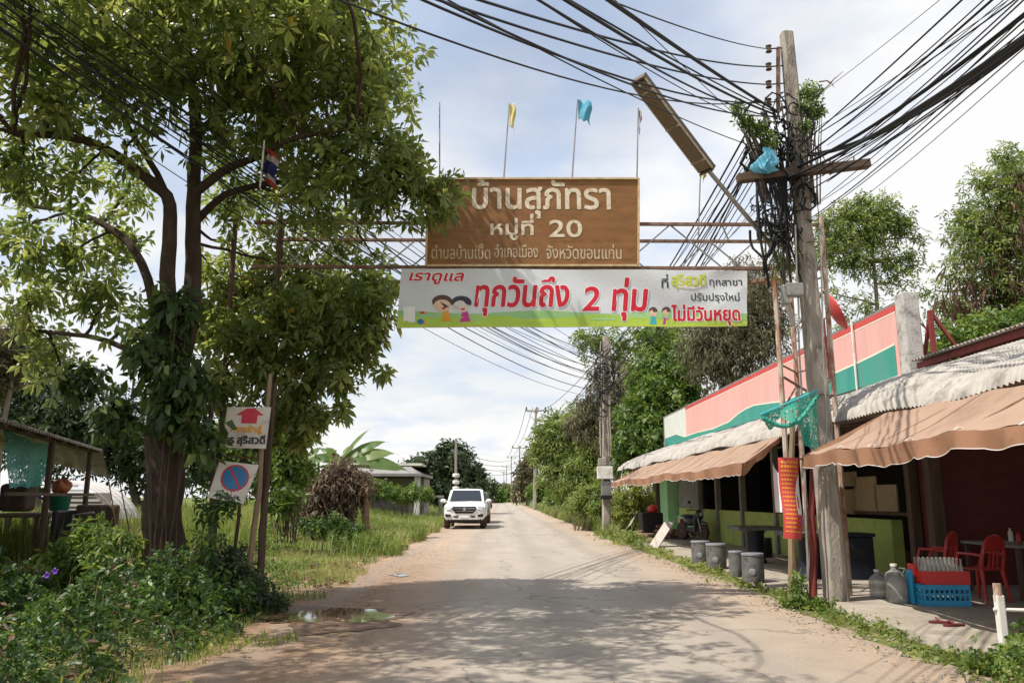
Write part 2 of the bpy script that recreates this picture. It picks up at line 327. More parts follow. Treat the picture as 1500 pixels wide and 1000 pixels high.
def leaf_cloud(pts, rng, ln=(.13, .19), wid=.4, ros=6, up=.5, out=None, droop=.25, spread=(50, 95), tvar=.35, tbase=None):
    n = len(pts); a = rng.normal(size=(n, 3)) * .7; a[:, 2] += up
    if out is not None: a += out * .7
    a = unit(a); ref = np.tile(np.array([[.3, .2, .93]]), (n, 1)); u = unit(np.cross(a, ref) + 1e-6); w = np.cross(a, u)
    A = np.repeat(a, ros, 0); U = np.repeat(u, ros, 0); Wv = np.repeat(w, ros, 0); p = np.repeat(pts, ros, 0); m = len(p)
    ang = np.tile(np.arange(ros) * 2 * np.pi / ros, n) + rng.random(m) * .8 + np.repeat(rng.random(n) * 6, ros)
    th = np.radians(rng.uniform(spread[0], spread[1], m))
    D = A * np.cos(th)[:, None] + (U * np.cos(ang)[:, None] + Wv * np.sin(ang)[:, None]) * np.sin(th)[:, None]
    sd = unit(np.cross(A, D) + rng.normal(size=(m, 3)) * .12); nm = np.cross(D, sd)
    Ln = rng.uniform(ln[0], ln[1], m)[:, None]; Wd = Ln * wid
    b = p + D * Ln * .12; z = np.array([[0, 0, -1.0]])
    mid = b + D * Ln * .55 - nm * Ln * .05 + z * Ln * droop * .25
    l = b + D * Ln * .55 - sd * Wd * .5 + nm * Ln * .05 + z * Ln * droop * .3; r = b + D * Ln * .55 + sd * Wd * .5 + nm * Ln * .05 + z * Ln * droop * .3
    t = b + D * Ln + z * Ln * droop
    V = np.stack([b, r, t, l, mid], 1).reshape(-1, 3); o = np.arange(m)[:, None] * 5
    F = np.concatenate([o + np.array([[0, 1, 2, 4]]), o + np.array([[0, 4, 2, 3]])], 0)
    tb = np.repeat(rng.random(n) if tbase is None else tbase, ros); tint = np.clip(tb * (1 - tvar) + rng.random(m) * tvar, 0, 1)
    return V, F, np.repeat(tint, 5)
def blades(pts, rng, h=(.3, .6), w=.012, lean=.35, tw=None):
    n = len(pts); H = rng.uniform(h[0], h[1], n)[:, None]; an = rng.random(n) * 6.283
    d = np.stack([np.cos(an), np.sin(an), np.zeros(n)], 1); sd = np.stack([-np.sin(an + rng.normal(size=n)), np.cos(an), np.zeros(n)], 1)
    le = (rng.random(n) * lean)[:, None]; z = np.array([[0, 0, 1.0]])
    m_ = pts + z * H * .6 + d * H * le * .4; t = pts + z * H * (1 - le * .35) + d * H * le * 1.3; W_ = w * (.7 + .6 * rng.random((n, 1)))
    V = np.stack([pts - sd * W_, pts + sd * W_, m_ + sd * W_ * .8, m_ - sd * W_ * .8, t + sd * W_ * .1, t - sd * W_ * .1], 1).reshape(-1, 3)
    o = np.arange(n)[:, None] * 6; F = np.concatenate([o + np.array([[0, 1, 2, 3]]), o + np.array([[3, 2, 4, 5]])], 0)
    return V, F, np.repeat(np.clip(rng.random(n) * .8 + (0 if tw is None else tw), 0, 1), 6)
def bez(a, b, c, n=8):
    a, b, c = Vector(a), Vector(b), Vector(c); return [a * (1 - t) ** 2 + b * 2 * t * (1 - t) + c * t * t for t in [i / n for i in range(n + 1)]]
def smooth(pts, k=4):
    pts = [Vector(p) for p in pts]; out = []
    for i in range(len(pts) - 1):
        p0, p1, p2, p3 = pts[max(i - 1, 0)], pts[i], pts[i + 1], pts[min(i + 2, len(pts) - 1)]
        for j in range(k):
            t = j / k; out.append(.5 * (2 * p1 + (p2 - p0) * t + (2 * p0 - 5 * p1 + 4 * p2 - p3) * t * t + (3 * p1 - p0 - 3 * p2 + p3) * t ** 3))
    return out + [pts[-1]]
def wob(pts, rnd, k):
    return [p + Vector((rnd.uniform(-k, k), rnd.uniform(-k, k), rnd.uniform(-k, k))) if 0 < i < len(pts) - 1 else p for i, p in enumerate(pts)]

# ------------------------------------------------------------------ lettering (built-in font outlines turned into mesh)
TXT = {}
def glyph_rings(s):
    cu = bpy.data.curves.new('txt', 'FONT'); cu.body = s; cu.size = 1; o = bpy.data.objects.new('txt', cu); COL.objects.link(o)
    dg = bpy.context.evaluated_depsgraph_get(); c2 = o.evaluated_get(dg).to_curve(dg); rings = []
    for sp in c2.splines:
        pts = []
        if sp.type == 'BEZIER':
            bp = sp.bezier_points; n = len(bp)
            for i in range(n):
                p0, p1 = bp[i], bp[(i + 1) % n]; a, b, c, d = p0.co, p0.handle_right, p1.handle_left, p1.co
                lin = (b - a).cross(d - a).length < 1e-5 and (c - a).cross(d - a).length < 1e-5
                for k in range(1 if lin else 4):
                    t = k / 4; q = a * (1 - t) ** 3 + b * 3 * t * (1 - t) ** 2 + c * 3 * t * t * (1 - t) + d * t ** 3
                    if not pts or (Vector((q.x, q.y)) - pts[-1]).length > 1e-4: pts.append(Vector((q.x, q.y)))
        else: pts = [Vector((p.co.x, p.co.y)) for p in sp.points]
        if len(pts) > 2: rings.append(pts)
    o.evaluated_get(dg).to_curve_clear(); bpy.data.objects.remove(o); bpy.data.curves.remove(cu)
    return rings
def text_polys(s):
    if s in TXT: return TXT[s]
    rings = glyph_rings(s)
    for i, ch in enumerate(s):          # a tone mark over an upper vowel stands one step higher
        if ch in '\u0e48\u0e49\u0e4a\u0e4b' and i and s[i - 1] in '\u0e31\u0e34\u0e35\u0e36\u0e37':
            for r_ in rings[len(glyph_rings(s[:i])):len(glyph_rings(s[:i + 1]))]:
                for p in r_: p.y += .235
    area = lambda r: sum(r[i - 1].x * r[i].y - r[i].x * r[i - 1].y for i in range(len(r))) / 2
    def inside(p, r):
        c = False
        for i in range(len(r)):
            a, b = r[i - 1], r[i]
            if (a.y > p.y) != (b.y > p.y) and p.x < (b.x - a.x) * (p.y - a.y) / (b.y - a.y) + a.x: c = not c
        return c
    ar = [area(r) for r in rings]; sg = 1 if max(ar, key=abs) > 0 else -1
    outs = [(abs(a), r, []) for a, r in zip(ar, rings) if a * sg > 0]
    for a, r in zip(ar, rings):
        if a * sg <= 0:
            best = [o_ for o_ in outs if o_[0] > abs(a) and inside(r[0], o_[1])]
            if best: min(best, key=lambda o_: o_[0])[2].append(r)
    res = []
    for a, r, hs in outs:
        loops = [[Vector((p.x, p.y, 0)) for p in q] for q in [r] + hs]; flat = [p for q in loops for p in q]
        res.append((flat, geometry.tessellate_polygon(loops)))
    xs = [p.x for f, _ in res for p in f]; ys = [p.y for f, _ in res for p in f]
    TXT[s] = (res, min(xs), max(xs), min(ys), max(ys)); return TXT[s]
def text(mb, s, c, w, h=None, ux=Vector((1, 0, 0)), uz=Vector((0, 0, 1)), nrm=Vector((0, -1, 0)), bold=0.0, lift=.004, slant=0.0, surf=None):
    """s in a box of width w (and height h) centred on c, lifted off its board along nrm"""
    try: res, x0, x1, y0, y1 = text_polys(s)
    except Exception: return
    sx = w / (x1 - x0); sy = (h / (y1 - y0)) if h else sx; c = Vector(c)
    offs = [(0, 0)] if not bold else [(bold * math.cos(k * math.pi / 4), bold * math.sin(k * math.pi / 4)) for k in range(8)] + [(0, 0)]
    for k, (dx, dz) in enumerate(offs):
        for j, (flat, tris) in enumerate(res):
            e = lift + k * .0002 + (j % 3) * .00006; vs = []
            for p in flat:
                Y_ = (p.y - (y0 + y1) / 2) * sy + dz; X_ = (p.x - (x0 + x1) / 2) * sx + dx + slant * Y_; q = c + ux * X_ + uz * Y_
                if surf: q = surf(q)
                vs.append(q + nrm * e)
            mb.add(vs, [tuple(t) for t in tris])

# ------------------------------------------------------------------ ground, road, pavement, puddles
RNG = np.random.default_rng(7); R0 = random.Random(5)
def sst(a, b, x): t = np.clip((x - a) / (b - a), 0, 1); return t * t * (3 - 2 * t)
def gz(x, y):
    """gentle rise of the land on the left"""
    return .42 * sst(-4.6, -8.5, x) * sst(6, 12, y) + .30 * sst(8, 22, x) * 0
def struct(o): o['kind'] = 'structure'; return o
def ground_mat():
    m, t, b = newmat('ground'); n = t.nodes; l = t.links; b.inputs['Roughness'].default_value = .95; b.inputs['Specular IOR Level'].default_value = .15
    co = n.new('ShaderNodeTexCoord')
    def nz(sc, de=8, ro=.62):
        q = n.new('ShaderNodeTexNoise'); q.inputs['Scale'].default_value = sc; q.inputs['Detail'].default_value = de; q.inputs['Roughness'].default_value = ro; l.new(co.outputs['Object'], q.inputs['Vector']); return q.outputs[0]
    def ramp(x, stops):
        r = n.new('ShaderNodeValToRGB'); e = r.color_ramp.elements; e[0].position, e[0].color = stops[0][0], (*stops[0][1], 1); e[1].position, e[1].color = stops[-1][0], (*stops[-1][1], 1)
        for p_, c_ in stops[1:-1]: k = e.new(p_); k.color = (*c_, 1)
        l.new(x, r.inputs[0]); return r.outputs[0]
    dirt = ramp(nz(1.6), [(.3, (.18, .112, .07)), (.5, (.27, .175, .11)), (.72, (.37, .265, .18))])
    gr = ramp(nz(3.5), [(.3, (.07, .085, .025)), (.55, (.15, .17, .05)), (.75, (.27, .24, .10))])
    sp = n.new('ShaderNodeSeparateXYZ'); l.new(co.outputs['Object'], sp.inputs[0])
    a = mth('ADD', mth('MULTIPLY', nz(.9, 6), 2.4, n), mth('ABSOLUTE', sp.outputs[0], None, n), n)
    mr = n.new('ShaderNodeMapRange'); mr.inputs[1].default_value = 4.3; mr.inputs[2].default_value = 5.4; l.new(a, mr.inputs[0])
    x = n.new('ShaderNodeMixRGB'); l.new(mr.outputs[0], x.inputs[0]); l.new(dirt, x.inputs[1]); l.new(gr, x.inputs[2]); l.new(x.outputs[0], b.inputs['Base Color'])
    bp = n.new('ShaderNodeBump'); bp.inputs['Strength'].default_value = .7; bp.inputs['Distance'].default_value = .03; l.new(nz(9, 8, .7), bp.inputs['Height']); l.new(bp.outputs[0], b.inputs['Normal'])
    return m
def road_mat():
    m, t, b = newmat('road'); n = t.nodes; l = t.links; b.inputs['Roughness'].default_value = .93; b.inputs['Specular IOR Level'].default_value = .2
    co = n.new('ShaderNodeTexCoord')
    def nz(sc, st=(1, 1, 1), de=8, ro=.62):
        mp = n.new('ShaderNodeMapping'); mp.inputs['Scale'].default_value = st; l.new(co.outputs['Object'], mp.inputs[0])
        q = n.new('ShaderNodeTexNoise'); q.inputs['Scale'].default_value = sc; q.inputs['Detail'].default_value = de; q.inputs['Roughness'].default_value = ro; l.new(mp.outputs[0], q.inputs['Vector']); return q.outputs[0]
    def ramp(x, p0, c0, p1, c1):
        r = n.new('ShaderNodeValToRGB'); e = r.color_ramp.elements; e[0].position, e[0].color, e[1].position, e[1].color = p0, (*c0, 1), p1, (*c1, 1); l.new(x, r.inputs[0]); return r.outputs[0]
    def mix(f, a, c):
        x = n.new('ShaderNodeMixRGB'); l.new(f, x.inputs[0])
        l.new(a, x.inputs[1])
        if isinstance(c, tuple): x.inputs[2].default_value = (*c, 1)
        else: l.new(c, x.inputs[2])
        return x.outputs[0]
    base = ramp(nz(1.3, (1, .25, 1)), .3, (.315, .272, .225), .7, (.42, .37, .308))
    grit = ramp(nz(70, de=4), .35, (.25, .22, .185), .65, (.475, .42, .35)); g = n.new('ShaderNodeMixRGB'); g.inputs[0].default_value = .35; l.new(base, g.inputs[1]); l.new(grit, g.inputs[2])
    sp = n.new('ShaderNodeSeparateXYZ'); l.new(co.outputs['Object'], sp.inputs[0])
    # red dust drifted in from both edges
    e = mth('SUBTRACT', mth('ABSOLUTE', mth('SUBTRACT', sp.outputs[0], .85, n), None, n), mth('MULTIPLY', nz(.55, (1, .3, 1), 7, .7), 2.6, n), n)
    mr = n.new('ShaderNodeMapRange'); mr.inputs[1].default_value = -.2; mr.inputs[2].default_value = 1.9; l.new(e, mr.inputs[0])
    dust = ramp(nz(2.2), .3, (.34, .245, .175), .7, (.45, .34, .245))
    c = mix(mr.outputs[0], g.outputs[0], dust)
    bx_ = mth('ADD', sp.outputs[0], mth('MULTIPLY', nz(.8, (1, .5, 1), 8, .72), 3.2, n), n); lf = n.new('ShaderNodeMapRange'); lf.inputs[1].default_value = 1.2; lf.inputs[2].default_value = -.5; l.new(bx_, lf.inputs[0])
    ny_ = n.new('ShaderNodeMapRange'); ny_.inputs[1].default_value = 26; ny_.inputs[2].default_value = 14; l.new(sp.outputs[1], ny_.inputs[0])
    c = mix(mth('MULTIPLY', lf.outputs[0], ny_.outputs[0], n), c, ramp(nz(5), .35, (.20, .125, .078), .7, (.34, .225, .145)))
    tk = n.new('ShaderNodeTexWave'); tk.wave_type = 'BANDS'; tk.bands_direction = 'X'; tk.inputs['Scale'].default_value = .19; tk.inputs['Distortion'].default_value = 2.2; tk.inputs['Detail'].default_value = 4; tk.inputs['Detail Scale'].default_value = .6; l.new(co.outputs['Object'], tk.inputs['Vector'])
    c = mix(ramp(tk.outputs['Fac'], .62, (0, 0, 0), 1.0, (.42, .42, .42)), c, (.27, .235, .20))
    pa = ramp(nz(3.3, (1, .8, 1), 9, .75), .58, (0, 0, 0), .66, (.65, .65, .65)); c = mix(pa, c, (.225, .19, .155))
    st = ramp(nz(.7, (1, .35, 1), 6, .7), .56, (0, 0, 0), .74, (.42, .42, .42)); c = mix(st, c, (.235, .20, .165))
    vo = n.new('ShaderNodeTexVoronoi'); vo.feature = 'DISTANCE_TO_EDGE'; vo.inputs['Scale'].default_value = .38; wv = n.new('ShaderNodeMapping'); l.new(co.outputs['Object'], wv.inputs[0])
    ad = n.new('ShaderNodeVectorMath'); ad.operation = 'ADD'; nn = n.new('ShaderNodeTexNoise'); nn.inputs['Scale'].default_value = 1.5; nn.inputs['Detail'].default_value = 6; l.new(co.outputs['Object'], nn.inputs['Vector']); l.new(wv.outputs[0], ad.inputs[0]); l.new(nn.outputs['Color'], ad.inputs[1]); l.new(ad.outputs[0], vo.inputs['Vector'])
    ck = ramp(vo.outputs[0], .0, (.75, .75, .75), .010, (0, 0, 0)); c = mix(ck, c, (.16, .13, .105))
    l.new(c, b.inputs['Base Color'])
    bp = n.new('ShaderNodeBump'); bp.inputs['Strength'].default_value = .8; bp.inputs['Distance'].default_value = .02; l.new(nz(38, de=6, ro=.7), bp.inputs['Height']); l.new(bp.outputs[0], b.inputs['Normal'])
    return m
def axis(vals):
    out = []
    for a, b, st in vals:
        k = max(1, int(round((b - a) / st))); out += [a + (b - a) * i / k for i in range(k)]
    return out + [vals[-1][1]]
gx = axis([(-1500, -200, 260), (-200, -40, 40), (-40, -14, 3), (-14, 14, .5), (14, 40, 4), (40, 200, 40), (200, 1500, 260)])
gy = axis([(-60, 0, 10), (0, 40, .6), (40, 100, 6), (100, 400, 60), (400, 2500, 350)])
mb = MB(); nx, ny = len(gx), len(gy)
mb.add([(x, y, float(gz(x, y))) for y in gy for x in gx], [(j * nx + i, j * nx + i + 1, (j + 1) * nx + i + 1, (j + 1) * nx + i) for j in range(ny - 1) for i in range(nx - 1)])
struct(mb.build('ground', ground_mat(), smooth=60))
def wav(y, ph, a=.16): return a * (math.sin(y * .9 + ph) + .6 * math.sin(y * 2.3 + 2 * ph) + .35 * math.sin(y * 6.1 + ph * 3))
mb = MB(); ys = axis([(-8, 40, .22), (40, 120, 1.5), (120, 700, 20)])
vs = []
for y in ys:
    d = 1 if y < 60 else .3
    xl = -2.85 + wav(y, .4) * d + (-.5 * max(0, 1 - abs(y - 9) / 5)); xr = 4.02 + wav(y, 2.1, .10) * d
    vs += [(xl, y, .004), (xl + .5, y, .012), (.8, y, .02), (xr - .5, y, .012), (xr, y, .004)]
mb.add(vs, [(j * 5 + i, j * 5 + i + 1, (j + 1) * 5 + i + 1, (j + 1) * 5 + i) for j in range(len(ys) - 1) for i in range(4)])
struct(mb.build('road', road_mat(), smooth=60))
mb = MB(); ys = axis([(3, 34.5, .35)]); vs = []
for y in ys:
    xk = 4.42 + .05 * math.sin(y * 1.7) + R0.uniform(-.025, .025)
    vs += [(xk - .03, y, -.05), (xk, y, .085), (xk + .25, y, .095), (7.2, y, .10), (14.0, y, .10)]
mb.add(vs, [(j * 5 + i, j * 5 + i + 1, (j + 1) * 5 + i + 1, (j + 1) * 5 + i) for j in range(len(ys) - 1) for i in range(4)])
struct(mb.build('pavement', M['concrete'], smooth=40))
m, t, b = newmat('puddle'); b.inputs['Base Color'].default_value = (.12, .075, .045, 1); b.inputs['Roughness'].default_value = .04; b.inputs['Specular IOR Level'].default_value = .9; b.inputs['Coat Weight'].default_value = .6; b.inputs['Coat Roughness'].default_value = .03
def puddle(c, rx, ry, z, sd):
    q = random.Random(sd); n = 40; ph = [q.uniform(0, 6) for _ in range(4)]; pts = []
    for k in range(n):
        a = 2 * math.pi * k / n; r = 1 + .22 * math.sin(2 * a + ph[0]) + .16 * math.sin(3 * a + ph[1]) + .09 * math.sin(7 * a + ph[2])
        pts.append((c[0] + rx * r * math.cos(a), c[1] + ry * r * math.sin(a), z))
    mb = MB(); mb.add([(c[0], c[1], z)] + pts, [(0, 1 + k, 1 + (k + 1) % n) for k in range(n)]); return struct(mb.build('puddle', m))
wet = mat('wet_mud', (.10, .058, .034), (.17, .105, .065), 5, .7, .6, 30, spec=.3)
def mud(c, rx, ry, sd):
    q = random.Random(sd); n = 72; pts = []
    for k in range(n):
        a = 2 * math.pi * k / n; r = 1 + .25 * math.sin(2 * a + sd) + .18 * math.sin(3 * a + 2 * sd) + .12 * math.sin(7 * a) + .08 * math.sin(13 * a + sd) + q.uniform(-.04, .04); pts.append((c[0] + rx * r * math.cos(a), c[1] + ry * r * math.sin(a), .0225))
    mb = MB(); mb.add([(c[0], c[1], .0225)] + pts, [(0, 1 + k, 1 + (k + 1) % n) for k in range(n)]); struct(mb.build('mud', wet))
c0, c1, c2 = G(505, 900), G(430, 917), G(585, 843)
mud(c0.lerp(c1, .35), .98, 1.02, 3)
puddle(c0.lerp(c1, .22), .60, .74, .0265, 3); puddle(c2, .20, .30, .0255, 5)

# ------------------------------------------------------------------ village gate
g = thing('village_gate', 'rusty open steel truss gate spanning the road and carrying the brown village sign', 'gate', (0.4, 12, 0))
ZT, ZB, YF, YB = 5.74, 5.02, 12.0, 12.85
xl, xr = -3.9, 5.05
for y, z, nm in ((YF, ZT, 'rail'), (YB, ZT, 'rail'), (YF, ZB, 'rail'), (YB, ZB, 'rail')):
    MB().bar((xl, y, z), (xr if y == YF else 4.85, y, z), .05, .05).build(nm, M['rust'], g, bevel=.004)
mb = MB(); k = 0; x = xl
while x < xr - .3:
    x2 = min(x + .82, xr); a, b = (ZB, ZT) if k % 2 else (ZT, ZB)
    mb.bar((x, YF + .03, a), (x2, YF + .03, b), .02); mb.bar((x, YB - .03, b), (min(x2, 4.85), YB - .03, a), .02)
    if k % 2: mb.bar((x, YF, ZT), (x + .35, YB, ZT), .022); mb.bar((x, YF, ZB), (x + .35, YB, ZB), .022)
    x = x2; k += 1
mb.build('bracing', M['steel'], g)
for x, y, top in ((4.26, 12.0, 5.05), (4.82, 12.85, 6.0), (5.06, 12.0, 5.9), (-3.5, 12.0, 5.9), (-3.72, 12.85, 5.9), (-4.2, 12.0, 5.8)):
    MB().tube([(x, y, -.05), (x, y, top / 2), (x, y, top)], .042, 8).build('leg', M['rustw'] if x > 0 else M['darkwood'], g, smooth=40)
mb = MB()
for i, z in enumerate(axis([(.7, 4.9, .7)])):
    for (A, B) in (((4.26, 12), (4.82, 12.85)), ((4.82, 12.85), (5.06, 12)), ((-3.5, 12), (-3.72, 12.85)), ((-3.72, 12.85), (-4.2, 12))):
        if i > 1 or A[0] < 0: mb.bar((*A, z), (*B, z + (.5 if i % 2 else 0)), .022)
mb.bar((4.26, 12, 4.86), (3.6, 12.5, 4.86), .04); mb.bar((4.3, 12, 3.3), (4.9, 12.2, 3.0), .03)
mb.build('lattice', M['rust'], g)

bs = thing('name_board', 'large brown painted board with white Thai village name on the gate', 'sign', (0.5, 11.93, 5.05))
c00, c10, c11, c01 = P(624, 389, 11.93), P(935, 389, 11.93), P(935.5, 262, 11.93), P(627, 262, 11.93)
mb = MB(); mb.prism([c00, c10, c11, c01], (0, .05, 0)); mb.build('board', M['brownsign'], bs)
mb = MB()
for a, b in ((c00, c10), (c10, c11), (c11, c01), (c01, c00)): mb.bar(a - Vector((0, .012, 0)), b - Vector((0, .012, 0)), .03, .03, up=(0, 1, 0))
mb.build('frame', M['signedge'], bs)
mb = MB(); ys_ = 11.93
def ptext(mb, s, px0, px1, py0, py1, Y, **k):
    a, b = P(px0, py1, Y), P(px1, py0, Y); text(mb, s, (a + b) / 2, abs(b.x - a.x), abs(b.z - a.z), **k)
for t_, box_, bo_ in (('บ้านสุภัทรา', (692, 893, 262, 319), .011), ('หมู่ที่', (719, 781, 314, 351), .008), ('20', (805, 852, 323, 347), .007), ('ตำบลบ้านเป็ด', (632, 718, 358, 379), .003), ('อำเภอเมือง', (724, 788, 358, 377), .003), ('จังหวัดขอนแก่น', (800, 910, 358, 379), .004)):
    mb = MB(); ptext(mb, t_, *box_, ys_, bold=bo_); mb.build('lettering', M['cream' if box_[3] < 355 else 'creamdim'], bs)

# banner
YBN = 11.86
bn = thing('vinyl_banner', 'long white and green vinyl banner with red Thai slogan strung below the brown sign', 'banner', (1, YBN, 4.0))
BA, BB, BC, BD = P(581, 480, YBN), P(1094, 478, YBN), P(1095, 396, YBN), P(588, 393, YBN)
def bsurf(u, v):
    p = (BA * (1 - u) + BB * u) * (1 - v) + (BD * (1 - u) + BC * u) * v
    return p + Vector((0, bwave(p), .0))
def bwave(p):
    return .012 * math.sin(p.x * 9 + p.z * 7) * (.3 + .7 * max(0, (p.x - 1.4) / 2.3)) + .016 * math.sin((p.x * .9 + p.z * 1.9) * 3.2) + .02 * max(0, math.sin((p.x + p.z * -1.3) * 4)) * max(0, (p.x - 2.2))
def bs2(q): return Vector((q.x, YBN + bwave(q), q.z))
MB().sheet(bsurf, 120, 24).build('sheet', M['banner'], bn, smooth=80)
def bpoly(mb, pts, e):
    vs = [bs2(P(x, y, YBN)) - Vector((0, e, 0)) for x, y in pts]; mb.add(vs, [tuple(range(len(vs)))])
def bell(mb, cx_, cy_, rx, ry, e, n=18): bpoly(mb, [(cx_ + rx * math.cos(2 * math.pi * k / n), cy_ + ry * math.sin(2 * math.pi * k / n)) for k in range(n)], e)
mb = MB()
def bstrip(mb, top, bot, e, n=60):
    for i in range(n):
        xa, xb = 582.5 + 511 * i / n, 582.5 + 511 * (i + 1) / n; bpoly(mb, [(xa, bot(xa)), (xb, bot(xb)), (xb, top(xb)), (xa, top(xa))], e)
mb.mi(1); bstrip(mb, lambda x: 457 + 2.5 * math.sin(x * .03), lambda x: 469, .0035)
mb.mi(0); bstrip(mb, lambda x: 464 + 2 * math.sin(x * .04 + 1), lambda x: 479.0 - (x - 582) * .003, .0045)
mb.mi(2); bstrip(mb, lambda x: 476, lambda x: 479.3 - (x - 582) * .003, .0055)
mb.build('meadow_print', [M['bangreen'], M['bangreen2'], M['lime']], bn)
PR = [M['hair'], M['skin'], M['orangep'], M['magenta'], M['ink'], M['signwhite'], M['red'], M['teal'], M['whitep'], M['bluep']]
for cx_, cy_, hr, sk, bd in ((648, 446, 0, 1, 2), (676, 447, 4, 5, 3)):       # two laughing children
    mb = MB(); mb.mi(hr); bell(mb, cx_, cy_ - 4, 15, 10, .006); mb.mi(sk); bell(mb, cx_, cy_ + 2, 12.5, 9, .0068); mb.mi(hr); bpoly(mb, [(cx_ - 12, cy_ - 3), (cx_ - 2, cy_ - 9), (cx_ + 12, cy_ - 4), (cx_ + 6, cy_ - 12), (cx_ - 8, cy_ - 12)], .0076)
    mb.mi(6); bell(mb, cx_ + 2, cy_ + 6, 3.4, 1.6, .0076, 10); mb.mi(bd); bpoly(mb, [(cx_ + 1, cy_ + 9), (cx_ + 9, cy_ + 9), (cx_ + 13, cy_ + 24), (cx_ - 2, cy_ + 25)], .0064); mb.build('child_print', PR, bn)
for cx_, cc in ((957, 7), (976, 3)):
    mb = MB(); mb.mi(0); bell(mb, cx_, 455, 6.5, 6, .006, 12); mb.mi(1); bell(mb, cx_, 458, 5.6, 5, .0068, 12); mb.mi(6); bell(mb, cx_, 460, 2, 1, .0074, 8); mb.mi(cc); bpoly(mb, [(cx_ - 3, 463), (cx_ + 3, 463), (cx_ + 5, 475), (cx_ - 5, 475)], .006); mb.build('child_print', PR, bn)
mb = MB(); mb.mi(8); bpoly(mb, [(591, 450), (608, 449), (608, 472), (591, 472)], .006); mb.build('box_print', PR, bn)
mb = MB(); mb.mi(6); bell(mb, 619, 458, 4, 1.8, .006, 10); mb.build('cap_print', PR, bn)
mb = MB(); mb.mi(9); bell(mb, 616, 471, 5, 4, .0062, 12); mb.mi(2); bpoly(mb, [(620, 468), (624, 470), (623, 476), (618, 476)], .006); mb.build('ball_print', PR, bn)
def btext(s, box, m, nm='lettering', **k): mb = MB(); ptext(mb, s, *box, YBN, surf=bs2, **k); mb.build(nm, M[m], bn)
for t_, box_, bo_, sl2 in (('ทุกวันถึง', (697, 832, 406, 462), .014, .10), ('2', (856, 878, 420, 455), .010, .15), ('ทุ่ม', (899, 946, 408, 469), .014, .10), ('ไม่มีวันหยุด', (985, 1082, 447, 476), .008, 0), ('เราดูแล', (600, 678, 400, 416), .006, .3)):
    btext(t_, box_, 'whitep', 'white_outline', bold=bo_ + .014, lift=.006, slant=sl2); btext(t_, box_, 'red', bold=bo_, lift=.0085, slant=sl2)
mb = MB(); bell(mb, 1008, 414, 26, 10, .0055); mb.build('yellow_glow', M['signwhite'], bn)
btext('สุริสวดี', (984, 1033, 401, 424), 'lime', bold=.007, lift=.008); btext('ที่', (969, 978, 402, 422), 'ink', bold=.003); btext('ทุกสาขา', (1040, 1087, 409, 421), 'ink', bold=.002); btext('ปรับปรุงใหม่', (1013, 1083, 428, 444), 'ink', bold=.002)
for a, b in ((BD, P(560, 392, 12)), (BA, P(566, 405, 12.4)), (BC, P(1142, 396, 12)), (BB, P(1141, 476, 12.0))): MB().tube([a, b], .006, 4).build('rope', M['plastic'], bn)

# flags on the gate
def flagpole(px, ptop, pbot, label, fl=None, lean=0.0):
    a, b = P(px - lean, pbot, 12.45), P(px, ptop, 12.45); r = thing('flag', label, 'flag', a); MB().tube([a, (a + b) / 2, b], [.014, .012, .010], 6).build('pole', M['rustw'] if fl is None else M['steel'], r, smooth=40)
    if fl: 
        mm, w, h, droop = fl; q = random.Random(px)
        def fn(u, v): return b + Vector((u * w + .01 + .02 * math.sin(v * 6) * u, .05 * math.sin(u * 5 + v * 3) * (u + .3), -.01 - h * v - droop * u * (.7 + .3 * math.sin(v * 9)) + .03 * math.sin(u * 11)))
        MB().sheet(fn, 12, 12).build('cloth', mm, r, smooth=80, thick=.004)
flagpole(644, 150, 330, 'bare thin flag pole rising beside the crown of the big tree')
flagpole(746, 152, 262, 'furled pale yellow flag above the brown sign', (M['flagy'], .085, .42, .02), 8)
flagpole(846, 146, 262, 'light blue flag fluttering above the brown sign', (M['flagb'], .21, .36, .05), 8)
flagpole(935, 158, 262, 'thin white flag pole at the right corner of the brown sign with torn strips', (M['flagw'], .02, .35, .1), 2)
flagpole(1026, 252, 345, 'short pole with small yellow tuft between brown sign and lamp arm', (M['flagy'], .06, .10, .02), 3)

# ------------------------------------------------------------------ left sign boards and their stakes
def flatsign(name, label, corners, Y, cat='sign', th=.02):
    cs = [P(x, y, yy) for (x, y), yy in zip(corners, Y)]; c = sum(cs, Vector()) / 4; r = thing(name, label, cat, c)
    nrm = (cs[1] - cs[0]).cross(cs[3] - cs[0]).normalized()
    if nrm.y > 0: nrm = -nrm
    MB().prism(cs, -nrm * th).build('board', M['signwhite'], r)
    ux = ((cs[1] - cs[0]) + (cs[2] - cs[3])).normalized(); uz = ((cs[3] - cs[0]) + (cs[2] - cs[1])); uz = (uz - ux * uz.dot(ux)).normalized()
    w, h = ((cs[1] - cs[0]).length + (cs[2] - cs[3]).length) / 2, ((cs[3] - cs[0]).length + (cs[2] - cs[1]).length) / 2
    return r, (lambda u, v, e=.004: (cs[0] * (1 - u) + cs[1] * u) * (1 - v) + (cs[3] * (1 - u) + cs[2] * u) * v + nrm * e), ux, uz, nrm, w, h
r, F, ux, uz, nrm, w, h = flatsign('direction_sign', 'white board with red house arrow and black Thai lettering tied to the wooden stakes', ((325, 655), (389, 657), (397, 596), (333, 596)), (11.2, 11.25, 11.25, 11.2))
mb = MB(); ar = [(.36, .60), (.72, .60), (.72, .80), (.86, .80), (.64, .97), (.45, .97), (.22, .80), (.36, .80)]
mb.add([F(u, v) for u, v in ar], [tuple(range(8))]); mb.build('arrow', M['signred'], r)
mb = MB(); text(mb, 'ทางเข้าสู่', F(.5, .45, 0), w * .68, h * .22, ux, uz, nrm, bold=.006); mb.build('orange_lettering', M['orangep'], r)
